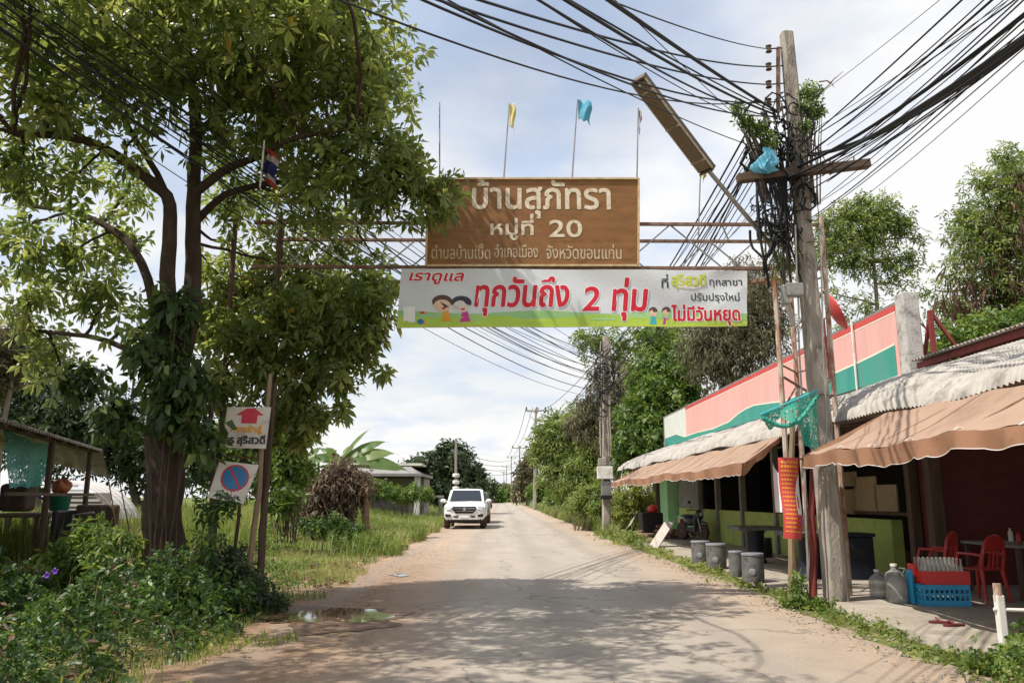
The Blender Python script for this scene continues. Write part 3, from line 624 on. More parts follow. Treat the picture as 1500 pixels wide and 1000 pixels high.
mb = MB(); text(mb, 'รร.สุริสวดี', F(.50, .18, 0), w * .92, h * .26, ux, uz, nrm, bold=.006); mb.build('lettering', M['ink'], r)
r, F, ux, uz, nrm, w, h = flatsign('no_parking_sign', 'crooked white board with blue and red no parking disc below the arrow board', ((304, 728), (356, 738), (379, 681), (322, 674)), (11.0, 11.05, 11.2, 11.15), th=.03)
mb = MB(); cc_ = F(.53, .60, 0); rr = w * .37
def disc(mb, rad_, e, n=36): mb.add([cc_ + (ux * math.cos(2 * math.pi * k / n) + uz * math.sin(2 * math.pi * k / n)) * rad_ + nrm * e for k in range(n)], [tuple(range(n))])
mb.mi(0); disc(mb, rr, .004); mb.mi(1); disc(mb, rr * .88, .006); mb.mi(0); d1 = (ux * -.6 + uz * .8); d2 = (ux * .8 + uz * .6)
mb.add([cc_ + d1 * rr * s_ + d2 * rr * .07 * t_ + nrm * .008 for s_, t_ in ((-.9, -1), (-.9, 1), (.9, 1), (.9, -1))], [(0, 1, 2, 3)]); mb.build('disc', [M['signred'], M['signblue']], r)
mb = MB(); text(mb, 'ห้ามจอด', F(.50, .11, 0), w * .42, h * .11, ux, uz, nrm, bold=.003); mb.build('lettering', M['ink'], r)
for i, (bx, by, tx, ty, Y, rr_, lab) in enumerate(((313, 868, 309, 560, 11.6, .045, 'thick dark stake standing under the no parking board'), (362, 872, 396, 548, 11.35, .045, 'pale wooden stake carrying the arrow board, leaning right'), (374, 878, 404, 560, 11.7, .04, 'brown bamboo stake rightmost behind the two boards'), (338, 868, 372, 520, 12.6, .03, 'slim crooked stake between the thicker ones behind the boards'), (386, 860, 392, 560, 13.0, .025, 'thinnest bare stick behind the arrow board'))):
    a = G(bx, by); a.y = Y; a = P(bx, by, Y); a.z = float(gz(a.x, Y)) - .05; b = P(tx, ty, Y); pts = wob([a.lerp(b, k / 6) for k in range(7)], random.Random(i), .025)
    tag(MB().tube(pts, [rr_ * (1 - .05 * k) for k in range(7)], 7).build('wooden_stake', M['bamboo'] if i == 1 else M['darkwood'], smooth=50), lab, 'stake', 'stakes behind the sign boards')

# ------------------------------------------------------------------ shop with painted fascia
X7 = 7.0; YA, YZ = 13.55, 34.3
sh = thing('roadside_shop', 'long low shop with pink and green painted fascia over a green half wall', 'shop', (8.5, 24, 0))
MB().box((X7 + .10, 24.3, .55), (.2, 15.5, 1.1)).build('half_wall', M['wallgreen'], sh)
MB().box((X7 + .08, 15.6, .55), (.2, 2.1, 1.1)).build('half_wall', M['wallgreen'], sh)
for y in (13.75, 16.75, 17.6, 20.6, 23.5, 26.2, 28.6): MB().box((X7, y, 1.75), (.16, .16, 3.3)).build('column', M['darkwood'] if y < 17 else M['greywall'], sh, bevel=.01)
MB().box((X7 + .12, 30.5, 1.5), (.14, 3.6, 2.8)).build('grey_panel', M['greywall'], sh)
MB().box((X7 + .05, 30.6, .45), (.12, 3.6, .7)).build('mint_panel', M['mint'], sh)
MB().box((X7 - .12, 33.2, 1.5), (.5, 1.5, 2.8)).build('mint_column', M['mint'], sh, bevel=.02)
MB().box((X7 - .25, 34.15, 1.5), (.5, .22, 2.8)).build('end_post', M['darkwood'], sh)
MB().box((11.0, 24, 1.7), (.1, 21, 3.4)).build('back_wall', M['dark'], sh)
MB().box((9.0, 34.25, 1.7), (4.0, .15, 3.4)).build('side_wall', M['greywall'], sh)
MB().box((9.1, 13.6, 1.8), (4.0, .15, 3.5)).build('side_wall', M['maroon'], sh)
MB().box((X7 + .06, 24, 3.28), (.12, 20.7, .62)).build('lintel', M['greywall'], sh)
mb = MB()
for j, (px0, px1, py0, py1) in enumerate(((1238, 1254, 690, 712), (1236, 1252, 716, 752), (1255, 1283, 697, 750), (1284, 1313, 709, 748))):
    a, b = PX(px0, py1, X7 + .3), PX(px1, py0, X7 + .3); mb.box((a + b) / 2, (.03, abs(b.y - a.y), abs(b.z - a.z)))
mb.build('notice_board', M['tan'], sh)
mb = MB(); mb.bar((X7 + .3, 14.3, 1.2), (X7 + .3, 16.7, 1.2), .1, .06); mb.build('shelf', M['darkwood'], sh)
# parapet: fascia boards
FX = X7 - .02
def fz(px, py): p = PX(px, py, FX); return p
MB().box((X7 + .06, (YA + YZ) / 2 + .15, 4.22), (.14, YZ - YA, 1.38)).build('parapet', M['greywall'], sh)
ft, fb = 4.86, 3.60
mb = MB()
def frect(mb, y0, y1, z0, z1, e): mb.add([(FX - e, y0, z0), (FX - e, y0, z1), (FX - e, y1, z1), (FX - e, y1, z0)], [(0, 1, 2, 3)])
mb.mi(0); frect(mb, 13.7, 30.2, fb, ft - .02, .000); mb.mi(4); frect(mb, 30.2, 34.2, fb, ft - .02, .0)
mb.mi(1); frect(mb, 13.7, 30.2, ft - .12, ft, .004); mb.mi(3); frect(mb, 13.7, 30.2, ft - .145, ft - .12, .004)
wave = [(975, 642), (990, 636), (1003, 640), (1020, 634), (1045, 628), (1068, 618), (1082, 606), (1093, 599), (1105, 594), (1125, 591), (1150, 588), (1180, 574), (1205, 557), (1228, 545), (1255, 533), (1282, 520), (1311, 505)]
wp = [PX(x, y, FX) for x, y in wave]
for i in range(len(wp) - 1):
    a, b = wp[i], wp[i + 1]
    mb.mi(2); mb.add([(FX - .006, a.y, fb - .01), (FX - .006, a.y, a.z), (FX - .006, b.y, b.z), (FX - .006, b.y, fb - .01)], [(0, 1, 2, 3)])
    mb.mi(3); mb.add([(FX - .004, a.y, a.z), (FX - .004, a.y, a.z + .035), (FX - .004, b.y, b.z + .035), (FX - .004, b.y, b.z)], [(0, 1, 2, 3)])
mb.build('fascia_painting', [M['pink'], M['fred'], M['fgreen'], M['fcream'], M['fwhite']], sh)
a = PX(1247, 470, FX - .05); MB().tube([(FX - .05, a.y, 3.55), (FX - .05, a.y, 4.95)], .022, 6).build('white_pipe', M['whitepaint'], sh)
MB().box((X7 + .05, 13.42, 4.2), (.28, .30, 1.58)).build('end_pillar', M['plaster'], sh, bevel=.02)
mb = MB(); q = PX(1362, 455, 7.3)
mb.bar((7.3, q.y, 3.5), (7.3, q.y, q.z), .07); mb.bar((7.3, q.y, q.z), (7.3, q.y + .45, 3.5), .05); mb.bar((7.3, q.y, q.z), (8.0, q.y, 3.5), .05); mb.bar((7.3, q.y - .02, 3.8), (7.3, q.y + .35, 3.8), .04); mb.build('steel_bracket', M['redsteel'], sh)
MB().sheet(lambda u, v: Vector((7.0 + 4.2 * u, YA + .1 + (YZ - YA - .2) * v, 3.9 - .45 * u + .02 * math.sin(v * 500))), 4, 300).build('roof', M['roofsheet'], sh, thick=.01)
def canopy(y0, y1, par):
    n = int((y1 - y0) / .016); 
    def fn(u, v):
        y = y0 + (y1 - y0) * u; a = v * math.pi * .47; s_ = 1 - v; x = 5.0 + 1.95 * s_; z = 2.6 + .93 * s_ ** .6; a = .6
        k = .014 * math.sin(y * 2 * math.pi / .095); k2 = .013 * math.sin(v * 60)
        sag = -.03 * math.sin(y * .9) - .02 * math.sin(y * 2.3); return Vector((x - (k + k2) * math.sin(a), y, z + (k + k2) * math.cos(a) + sag))
    return MB().sheet(fn, n, 34).build('canopy', M['canopy'], par, smooth=70)
canopy(13.5, 34.9, sh)
mb = MB()
for y in axis([(14.2, 34.6, 2.9)]): mb.tube([(5.05, y, 2.62), (7.0, y, 2.75)], .02, 5); mb.tube([(5.1, y, 2.62), (7.0, y, 3.4)], .015, 5)
mb.build('canopy_bracket', M['rust'], sh)

# second, open fronted shop
s2 = thing('open_fronted_shop', 'open fronted eatery with maroon back wall under a rusty roof and curved canopy', 'shop', (9, 9, 0))
MB().box((11.2, 8.6, 1.8), (.1, 9.8, 3.5)).build('back_wall', M['maroon'], s2)
MB().box((9.1, 13.42, 1.8), (4.0, .12, 3.5)).build('side_wall', M['maroon'], s2)
for y in (13.15, 9.6, 5.2): MB().box((7.05, y, 1.75), (.2, .2, 3.4)).build('column', M['darkwood'], s2, bevel=.01)
MB().box((7.1, 8.6, 3.2), (.12, 9.5, .5)).build('lintel', M['darkwood'], s2)
MB().box((10.6, 8.5, 1.05), (.9, 8.6, .06)).build('counter', M['darkwood'], s2)
canopy(3.2, 13.42, s2)
MB().sheet(lambda u, v: Vector((6.85 + 4.6 * u, 3.2 + 9.9 * v, 3.74 + .5 * u + .018 * math.sin(9.9 * v * 2 * math.pi / .1))), 3, 620).build('roof', M['roofsheet'], s2, smooth=60, thick=.006)
MB().bar((6.98, 3.2, 3.66), (6.98, 13.1, 3.66), .06, .10).build('purlin', M['redsteel'], s2)
mb = MB()
for y in axis([(3.6, 13.2, 2.4)]): mb.tube([(5.05, y, 2.62), (7.0, y, 2.75)], .02, 5)
mb.build('canopy_bracket', M['rust'], s2)
MB().tube([(5.06, 3.2, 2.6), (5.06, 13.4, 2.6)], .022, 6).build('eave_pipe', M['rust'], s2)

# brown fabric awnings
def awning(label, y0, y1, hip0, hip1, sd):
    """y0 near end; hip = how much shorter the top edge is at each end"""
    q = random.Random(sd); r = thing('fabric_awning', label, 'awning', (4.7, (y0 + y1) / 2, 2)); ph = q.uniform(0, 6)
    def top(u): return Vector((5.02, (y0 + hip0) + (y1 - hip1 - y0 - hip0) * u, 2.57 + .015 * math.sin(u * 40)))
    def bot(u): return Vector((4.22 + .03 * math.sin(u * 9 + ph), y0 + (y1 - y0) * u, 2.07 + .025 * math.sin(u * 17 + ph) + .012 * math.sin(u * 53)))
    def fn(u, v):
        p = top(u).lerp(bot(u), v); p.z += -.04 * math.sin(v * math.pi) * (.95 + .05 * math.sin(u * 17 + ph)) + .004 * math.sin(u * 110 + v * 7) + .006 * math.sin(u * 43 - v * 9); return p
    MB().sheet(fn, 140, 12).build('canopy_cloth', M['awning'], r, smooth=80)
    ns = max(3, int((y1 - y0) / .42))
    def vf(u, v):
        b = bot(u); h = .17 + .026 * abs(math.sin(u * ns * math.pi + .9 * math.sin(u * 23 + ph))) + .022 * math.sin(u * 12 + ph) + .012 * math.sin(u * 61); return b + Vector((-.012 - .03 * v * math.sin(u * 70 + ph) - .01, 0, -.004 - h * v))
    MB().sheet(vf, 220, 5).build('valance', M['valance'], r, smooth=80)
    def piping(u): b = vf(u, 1); return b + Vector((-.004, 0, 0))
    MB().tube([piping(i / 200) for i in range(201)], .0035, 4).build('piping', M['whitep'], r)
    MB().tube([bot(i / 10) + Vector((.03, 0, -.03)) for i in range(11)], .018, 6).build('front_rod', M['rust'], r)
    mb = MB()
    for i in range(5):
        u = .02 + .96 * i / 4; mb.tube([top(u) + Vector((0, 0, -.03)), bot(u) + Vector((.02, 0, -.03))], .014, 5)
    mb.build('rafter', M['rust'], r)
    sp_ = (y1 - y0) / max(3, round((y1 - y0) / 2.6))
    for i in range(1, round((y1 - y0) / sp_)):
        u = i * sp_ / (y1 - y0); MB().tube([fn(u, v / 8) + Vector((-.004, 0, .004)) for v in range(9)], .005, 4).build('seam', M['awning'], r)
    for i in range(9):
        u = .04 + .92 * i / 8; MB().tube([bot(u) + Vector((-.03, 0, .0)), bot(u) + Vector((.02, 0, .03)), top(u).lerp(bot(u), .9) + Vector((.04, 0, -.06))], .006, 4).build('tie_cord', M['whitepaint'], r)
    # hanging end flap
    for yy, tt in ((y0, top(0)), (y1, top(1))):
        b0 = Vector((4.22, yy, 2.07))
        MB().sheet(lambda u, v: b0.lerp(tt, u) + Vector((0, .02 * math.sin(u * 9), -v * (.2 + .03 * math.sin(u * 14)) * (1 - u * .6) - .005)), 16, 4).build('end_flap', M['valance'], r, smooth=80)
awning('longer brown awning receding over the concrete stools of the green walled shop', 14.1, 30.8, .3, 2.2, 1)
awning('wide brown awning with scalloped edge beside the concrete pole, over the crates', 3.4, 11.25, .2, .85, 2)

# ------------------------------------------------------------------ utility poles
def pole(label, base, top, w0, w1, group=None, m='polecon'):
    r = thing('utility_pole', label, 'utility pole', base, group)
    b, t = Vector(base), Vector(top); n = 10; vs = []; fs = []; q = random.Random(int(base[1]))
    for i in range(n + 1):
        c = b.lerp(t, i / n) + (Vector((q.uniform(-.008, .008), q.uniform(-.008, .008), 0))); w = (w0 + (w1 - w0) * i / n) / 2; ch = w * .32
        for dx, dy in ((-w + ch, -w), (w - ch, -w), (w, -w + ch), (w, w - ch), (w - ch, w), (-w + ch, w), (-w, w - ch), (-w, -w + ch)): vs.append(c + Vector((dx, dy, 0)))
    for i in range(n):
        for k in range(8): a_, b_ = i * 8 + k, i * 8 + (k + 1) % 8; fs.append((a_, b_, b_ + 8, a_ + 8))
    fs.append(tuple(n * 8 + k for k in range(8))); MB().add(vs, fs).build('shaft', M[m], r); return r
B1 = Vector((4.66, 11.5, -.05)); T1 = P(1152, 50, 11.5)
p1 = pole('weathered concrete pole nearest the camera, draped in cable tangles, next to the brown awning', B1, T1, .30, .18)
mb = MB()
mb.bar(P(1140, 70, 11.5), P(1140, 165, 11.5), .05, .06); mb.build('insulator_rack', M['rust'], p1)
for y in (72, 98, 124, 150):
    c = P(1126, y, 11.45); MB().tube([c, P(1150, y - 2, 11.5)], .012, 5).lathe([(.02, -.06), (.05, -.05), (.035, -.02), (.035, .02), (.05, .05), (.02, .06)], c, 10).build('insulator', M['darkwood'], p1, smooth=40)
a, b = P(1080, 262, 11.30), P(1273, 240, 11.30); MB().bar(a, b, .15, .13).build('crossarm', M['darkwood'], p1, bevel=.015)
for x in (1098, 1120, 1180, 1215, 1250): c = P(x, 262 - (x - 1080) * .114 - 2, 11.30); MB().tube([c - Vector((0, 0, .02)), c + Vector((0, -.04, .10))], .012, 5).build('hook', M['rust'], p1)
MB().box(P(1163, 425, 11.25), (.24, .16, .20)).build('junction_box', M['steel'], p1, bevel=.02)
MB().box(P(1150, 432, 11.3), (.10, .12, .3)).build('junction_box', M['steel'], p1, bevel=.02)
mb = MB()
for z in (3.0, 5.3, 6.0): w = .19 - .01 * z; mb.tube([B1 + Vector((w * math.cos(k * math.pi / 4 + .39) * 1.1, w * math.sin(k * math.pi / 4 + .39) * 1.1, z)) for k in range(9)], .012, 4)
mb.build('steel_band', M['rust'], p1)
mb = MB(); q = random.Random(4)
for x in (1165, 1200): mb.tube(wob([P(x + (y - 330) * .035, y, 11.27) for y in range(330, 880, 40)], q, .012), .014, 5)
mb.build('conduit', M['steel'], p1)
# second pole
p2 = pole('second concrete pole beyond the shop, with white meter boxes above head height', (4.22, 33, 0), P(887, 492, 33), .34, .22)
MB().box(P(886, 692, 32.7), (.62, .3, .50)).build('meter_box', M['whitepaint'], p2, bevel=.02); MB().box(P(888, 716, 32.75), (.40, .25, .62)).build('meter_box', M['steel'], p2, bevel=.02)
MB().box(P(882, 676, 32.75), (.3, .25, .3)).build('meter_box', M['oldcon'], p2, bevel=.02); MB().box(P(888, 728, 32.7), (.46, .3, .16)).build('bracket', M['plastic'], p2)
mb = MB(); q = random.Random(8)
for x in (880, 884, 891, 894): mb.tube(wob([P(x, y, 32.75) for y in range(500, 690, 24)], q, .05), .028, 5)
mb.build('conduit', M['polecon'], p2); MB().bar(P(868, 532, 33), P(906, 532, 33), .12).build('crossarm', M['oldcon'], p2)
# far poles
def farpole(px, ptop, Y, arms, label, w=.3, base_px=None):
    t = P(px, ptop, Y); bx = P(base_px or px, 735, Y).x; r = pole(label, (bx, Y, 0), t, w * 1.2, w * .8, 'power poles receding along the road', 'polecon')
    for zz, wd in arms:
        c = t + Vector((0, 0, -zz)); MB().bar(c - Vector((wd / 2, .1, 0)), c + Vector((wd / 2, -.1, 0)), .16, .16).build('crossarm', M['oldcon'], r)
        mb = MB()
        for s_ in (-.45, 0.05, .45): mb.lathe([(.05, 0), (.11, .08), (.07, .2), (.11, .3), (.03, .42)], c + Vector((wd * s_, 0, .08)), 8)
        mb.build('insulator', M['darkwood'], r)
    return t
FP = [farpole(785, 598, 98, [(.3, 2.6)], 'tall power pole with one crossarm in front of the bright green roadside tree', .34, 783),
      farpole(761, 653, 165, [(.4, 3.0), (3.6, 2.2)], 'power pole with two crossarms just past the tall one, by the transformer', .34),
      farpole(749, 668, 230, [(.4, 2.6)], 'slim distant power pole between the double armed one and the horizon'),
      farpole(742, 682, 300, [(.4, 3.2), (3, 3)], 'farthest tiny power pole over the end of the road'),
      farpole(738, 690, 380, [(.4, 3.2)], 'faintest power pole right at the vanishing point of the road')]
c = P(775, 668, 150); r = thing('transformer', 'grey pole transformer bank hanging beside the far power poles', 'transformer', c)
MB().lathe([(.9, -1.0), (1.0, -.8), (1.0, .8), (.7, 1.1)], c, 12).build('tank', M['steel'], r, smooth=40); MB().tube([c + Vector((0, .5, -1)), Vector((c.x, c.y + .5, 0))], .2, 6).build('post', M['polecon'], r)
r = pole('grey pole with white painted bands standing behind the white pickup', (P(668, 735, 60).x, 60, 0), P(668, 642, 60), .22, .16, None, 'oldcon')
for y in (696, 706, 715): MB().lathe([(.2, -.14), (.26, -.08), (.26, .08), (.2, .14)], P(668, y, 60), 10).build('white_band', M['whitepaint'], r)

# ------------------------------------------------------------------ overhead cables
def cable(a, b, sag, r, label, group, n=22, m='black'):
    a, b = Vector(a), Vector(b); pts = [a.lerp(b, i / n) + Vector((0, 0, -4 * sag * (i / n) * (1 - i / n))) for i in range(n + 1)]
    # thicker as it comes near would be wrong: a real cable keeps its gauge
    o = MB().tube(pts, r, 4, cap=False).build('overhead_cable', M[m]); return tag(o, label, 'cable', group)
q = random.Random(11)
LA = ('black cable running from the near pole to the upper left of the sky', 'cables from the near pole to the upper left')
# (pixel at the pole) -> (pixel at the top frame edge), distance there
for (ax, ay), (bx, by), Yb, sg, rr in (((1126, 72), (890, -12), 5.2, .10, .007), ((1126, 98), (730, -12), 4.6, .16, .010), ((1126, 124), (676, -12), 4.6, .18, .010), ((1126, 150), (676, -14), 4.7, .3, .010),
        ((1138, 163), (880, -14), 5.0, .05, .022), ((1136, 168), (826, -16), 4.8, .12, .016), ((1136, 165), (818, -16), 5.2, .06, .010), ((1134, 172), (812, -10), 4.4, .18, .010),
        ((1100, 150), (590, -8), 4.8, .34, .008), ((1096, 212), (672, -6), 4.9, .12, .007), ((1085, 172), (795, -8), 4.6, .10, .006), ((1100, 190), (890, -12), 5.6, .02, .006), ((1140, 170), (700, -14), 4.4, .30, .009)):
    cable(P(ax, ay, 11.4), P(bx, by, Yb) + (P(bx, by, Yb) - P(ax, ay, 11.4)) * .25, sg, rr, *LA)
LB = ('black cable running from the near pole over the right awning towards the camera', 'cables from the near pole to the upper right')
for (ax, ay), (bx, by), Yb, sg, rr in (((1170, 215), (1530, -120), 4.6, .10, .013), ((1172, 235), (1530, -75), 4.6, .12, .015), ((1165, 246), (1530, -22), 4.8, .34, .026), ((1190, 225), (1530, 0), 4.5, .52, .020), ((1185, 228), (1530, 6), 4.7, .56, .018),
        ((1150, 262), (1530, 14), 4.6, .30, .024), ((1200, 250), (1530, 24), 4.7, .20, .010), ((1205, 258), (1530, -8), 4.6, .10, .007), ((1215, 256), (1530, 30), 4.9, .24, .012), ((1195, 215), (1530, -60), 4.9, .16, .006),
        ((1170, 160), (1480, -90), 5.4, .10, .005), ((1185, 325), (1530, 35), 4.8, .16, .007), ((1190, 318), (1530, 10), 4.9, .22, .010), ((1188, 345), (1530, 50), 5.0, .2, .005), ((1195, 300), (1530, -4), 5.0, .3, .006), ((1200, 195), (1480, -50), 5.2, .25, .009), ((1230, 250), (1530, 38), 4.9, .1, .005)):
    cable(P(ax, ay, 11.4), P(bx, by, Yb) + (P(bx, by, Yb) - P(ax, ay, 11.4)) * .2, sg * .5, rr * .9, *LB)
LC = ('black cable sloping from the near pole down to the second pole behind the banner', 'cables between the near and the second pole')
for i in range(15):
    ax, ay = q.uniform(1092, 1150), q.uniform(165, 300); t_ = q.uniform(505, 585); cable(P(ax, ay, 11.6), P(889 + q.uniform(-7, 7), t_, 32.8), q.uniform(.1, .7), q.choice((.008, .010, .013, .018)), *LC)
LD = ('black cable crossing the big tree from the upper left sky to the second pole', 'cables crossing the sky from upper left to the second pole')
for i in range(8):
    t_ = i / 7; b = P(-60, -190 + 235 * t_ ** 1.25 + q.uniform(-8, 8), 6.4 + q.uniform(-.5, .6)); cable(P(884 + q.uniform(-3, 3), 520 + 62 * t_, 32.8), b, q.uniform(.4, 1.0) + .2 * t_, q.choice((.005, .007, .009, .012)), *LD, n=30)
for i in range(9):
    b = P(-60, -70 + 9 * i + q.uniform(-6, 6), 6.6 + q.uniform(-.3, .4)); cable(P(884 + q.uniform(-3, 3), 520 + 5 * i, 32.8), b, q.uniform(.35, .8), q.choice((.008, .010, .013)), *LD, n=30)
LE = ('thin black cable between the second pole and the distant power poles', 'cables running on to the distant power poles')
for i in range(9):
    cable(P(885, 515 + 9 * i, 33), FP[0] + Vector((-1.2 + .3 * i, 0, -.3 - (i > 3) * 1.5 - .35 * i)), q.uniform(.9, 2.0), .02, *LE)
for i in range(4): cable(FP[0] + Vector((-1.2 + .8 * i, 0, .1)), FP[1] + Vector((-1.4 + .9 * i, 0, .1)), 1.0, .03, *LE)
for i in range(3): cable(FP[1] + Vector((-1.4 + 1.3 * i, 0, .1)), FP[2] + Vector((-1.2 + 1.1 * i, 0, .1)), .8, .04, *LE)
for i in range(4): cable(P(668, 660 + 8 * i, 60), FP[1] + Vector((0, 0, -2 - .8 * i)), 1.0, .022, 'thin black cable between the banded pole and the power pole with two crossarms', 'cables from the banded pole')
for i in range(10):
    ax, ay = q.uniform(1165, 1215), q.uniform(190, 300); cable(P(ax, ay, 11.4), P(1530, q.uniform(-110, 60), q.uniform(4.5, 5.2)) + Vector((.6, -1.2, .4)), q.uniform(.04, .2), q.choice((.005, .007, .010)), *LB)
# tangle of spare cable on the near pole
mb = MB(); q = random.Random(21)
for i in range(64):
    c0 = P(q.gauss(1140, 22), q.uniform(165, 350), 11.25 + q.uniform(-.05, .35)); a0 = q.uniform(0, 6); r_ = q.uniform(.08, .34); ex = q.uniform(.5, 1.6); pts = []
    for k in range(16): a = a0 + k * .34 * q.uniform(.8, 1.2); pts.append(c0 + Vector((r_ * math.cos(a) * .8, q.uniform(-.03, .03) + .06 * math.sin(a), r_ * ex * math.sin(a))))
    mb.tube(pts, q.choice((.007, .010, .014, .02)), 4, cap=False)
for i in range(26):
    pts = bez(P(q.uniform(1090, 1165), q.uniform(150, 230), 11.3), P(q.uniform(1095, 1180), 280, 11.2), P(q.uniform(1118, 1178), q.uniform(330, 430), 11.3), 8); mb.tube(pts, q.choice((.008, .012, .02)), 4, cap=False)
tag(mb.build('cable_tangle', M['black']), 'messy tangle of black spare cable loops hanging on the near concrete pole', 'cable')
mb = MB()
for i in range(14):
    c0 = P(888 + q.gauss(0, 7), q.uniform(520, 600), 32.7); a0 = q.uniform(0, 6); mb.tube([c0 + Vector((.4 * math.cos(a0 + k * .4), q.uniform(-.05, .05), .5 * math.sin(a0 + k * .4))) for k in range(14)], .02, 4, cap=False)
tag(mb.build('cable_tangle', M['black']), 'dark cable loops clustered high on the second pole beyond the shop', 'cable')
# blue bag on the crossarm
c = P(1124, 237, 11.15); mb = MB(); q = random.Random(3)
def bagf(u, v):
    a = u * 2 * math.pi; r_ = .11 * (.25 + .75 * sst(0, .75, v)) * (1 if v < .93 else (1 - v) / .07) * (1 + .28 * math.sin(a * 5 + v * 7) + .2 * math.sin(a * 8 - v * 5)); return c + Vector((r_ * math.cos(a) * 1.2 + .05 * math.sin(v * 6) + .03 * math.cos(a * 3), r_ * math.sin(a) * .7, .20 - .36 * v + .035 * math.sin(a * 4)))
tag(MB().sheet(bagf, 40, 14).build('plastic_bag', M['bluebag'], smooth=80), 'light blue plastic bag caught on the crossarm of the near pole', 'bag')
# street lamp
sl_ = thing('street_lamp', 'long rusty fluorescent street lamp on a slanted arm above the banner', 'street lamp', P(1160, 470, 11.9))
a, b = P(1036, 248, 10.9), P(936, 116, 10.1); ax_ = (b - a).normalized(); sdv = ax_.cross(Vector((0, 0, 1))).normalized(); upv = sdv.cross(ax_).normalized()
Rm = Matrix((sdv, ax_, upv)).transposed(); Lh = (b - a).length
mb = MB(); prof = [(-.125, -.035), (-.12, .05), (-.06, .10), (.06, .10), (.12, .05), (.125, -.035)]
vs = [a + sdv * x + upv * z for x, z in prof] + [b + sdv * x * 1.02 + upv * z for x, z in prof]; mb.add(vs, [(i, (i + 1) % 6, (i + 1) % 6 + 6, i + 6) for i in range(6)] + [tuple(range(5, -1, -1)), tuple(range(6, 12))])
mb.build('housing', M['lamp'], sl_, bevel=.012)
mb = MB(); mb.box((a + b) / 2 - upv * .05, (.19, Lh * .96, .035), Rm); mb.build('diffuser', M['lampcover'], sl_, bevel=.012)
for s_ in (-1, 1): MB().box((a + b) / 2 - upv * .040 + sdv * .118 * s_, (.022, Lh * .985, .03), Rm).build('rim', M['lamprim'], sl_, bevel=.004)
for k in (.12, .5, .88): MB().box(a.lerp(b, k) - upv * .045, (.255, .03, .045), Rm).build('clip', M['lamprim'], sl_, bevel=.004)
for e in (a, b): 
    d = ax_ if e is b else -ax_; MB().box(e - upv * .01 + d * .012, (.255, .03, .13), Rm).build('end_cap', M['lamp'], sl_, bevel=.012)
MB().lathe([(.014, -.01), (.02, .0), (.014, .02)], b - upv * .07 - ax_ * .07, 10).build('lamp_socket', M['whitepaint'], sl_)
k1, k2 = P(1130, 360, 11.75), P(1162, 478, 11.95); mb = MB(); mb.tube([a - ax_ * -.05, a.lerp(k1, .5), k1, P(1146, 400, 11.9), P(1152, 440, 11.95), k2], [.032, .034, .036, .036, .036, .036], 8); mb.build('arm', M['steel'], sl_, smooth=60)
# satellite dish
dc = P(1218, 460, 13.6); r = thing('satellite_dish', 'small red mesh satellite dish seen nearly edge on above the pink fascia', 'dish', dc)
ax2 = Vector((.90, -.25, .42)).normalized(); prof = [(.02 + .33 * t, .10 * t * t) for t in (0, .2, .4, .6, .8, 1)]
n = 24; vs = []; Rd = ax2.to_track_quat('Z', 'Y').to_matrix()
for rr_, z in prof:
    for k in range(n): vs.append(dc + Rd @ Vector((rr_ * math.cos(6.2832 * k / n), rr_ * math.sin(6.2832 * k / n), z)))
MB().add(vs, [(i * n + k, i * n + (k + 1) % n, (i + 1) * n + (k + 1) % n, (i + 1) * n + k) for i in range(len(prof) - 1) for k in range(n)]).build('bowl', M['redsteel'] if 0 else M['fred'], r, smooth=60, thick=.01)
MB().tube([dc - ax2 * .02, dc - ax2 * .1 + Vector((-.05, 0, -.05)), Vector((dc.x - .12, dc.y, 3.5))], .022, 6).build('mast', M['redsteel'], r); MB().tube([dc + Rd @ Vector((0, .3, .1)), dc + ax2 * .4], .008, 5).build('feed_arm', M['steel'], r)
# net bag / green net
na, nb = P(1116, 606, 11.15), P(1196, 572, 11.15)
r = thing('fishing_net', 'torn green net hanging from a slanted stick between pole and gate post', 'net', (na + nb) / 2)
MB().tube([na - (nb - na) * .04, nb + (nb - na) * .03], .016, 6).build('stick', M['teal'], r)
MB().sheet(lambda u, v: na.lerp(nb, u) + Vector((-.02 * v, .10 * math.sin(u * 9) * v, -v * (.08 + .72 * sst(.28, .9, u) + .14 * math.sin(u * 7)) - .02 + .05 * v * math.sin(u * 23))), 36, 20).build('mesh_cloth', M['net'], r, smooth=80)
MB().tube([na.lerp(nb, u) + Vector((0, -.03, -.06 - .26 * math.sin(u * 3.1))) for u in [i / 12 for i in range(13)]], .035, 6).build('rolled_edge', M['net'], r)
# red vertical banner on the gate posts
r = thing('menu_banner', 'curled red vertical banner with yellow lines and a white swoosh tied to the gate post', 'banner', P(1157, 730, 11.3))
MA, MBB, MC, MD = P(1147, 788, 11.35), P(1174, 790, 11.35), P(1170, 671, 11.35), P(1140, 670, 11.35)
def ms(u, v, e=0.0):
    p = (MA * (1 - u) + MBB * u) * (1 - v) + (MD * (1 - u) + MC * u) * v; return p + Vector((.015 * math.sin(v * 5), -.07 * math.sin(u * math.pi) - .025 * math.sin(v * 8) - e, 0))
MB().sheet(ms, 10, 24).build('sheet', M['red'] if 0 else M['fred'], r, smooth=80)
mb = MB(); q = random.Random(2)
for i in range(17):
    v = .93 - i * .053; u = .10; hh = .030 if i < 2 else .020; lim = .9 if v > .72 or v < .1 else .62
    mb = MB()
    while u < lim: w_ = q.uniform(.03, .11); mb.add([ms(u, v, .004), ms(min(u + w_, lim + .03), v, .004), ms(min(u + w_, lim + .03), v + hh, .004), ms(u, v + hh, .004)], [(0, 1, 2, 3)]); u += w_ + q.uniform(.015, .04)
    mb.build('yellow_line', M['orangep'], r)
mb = MB()
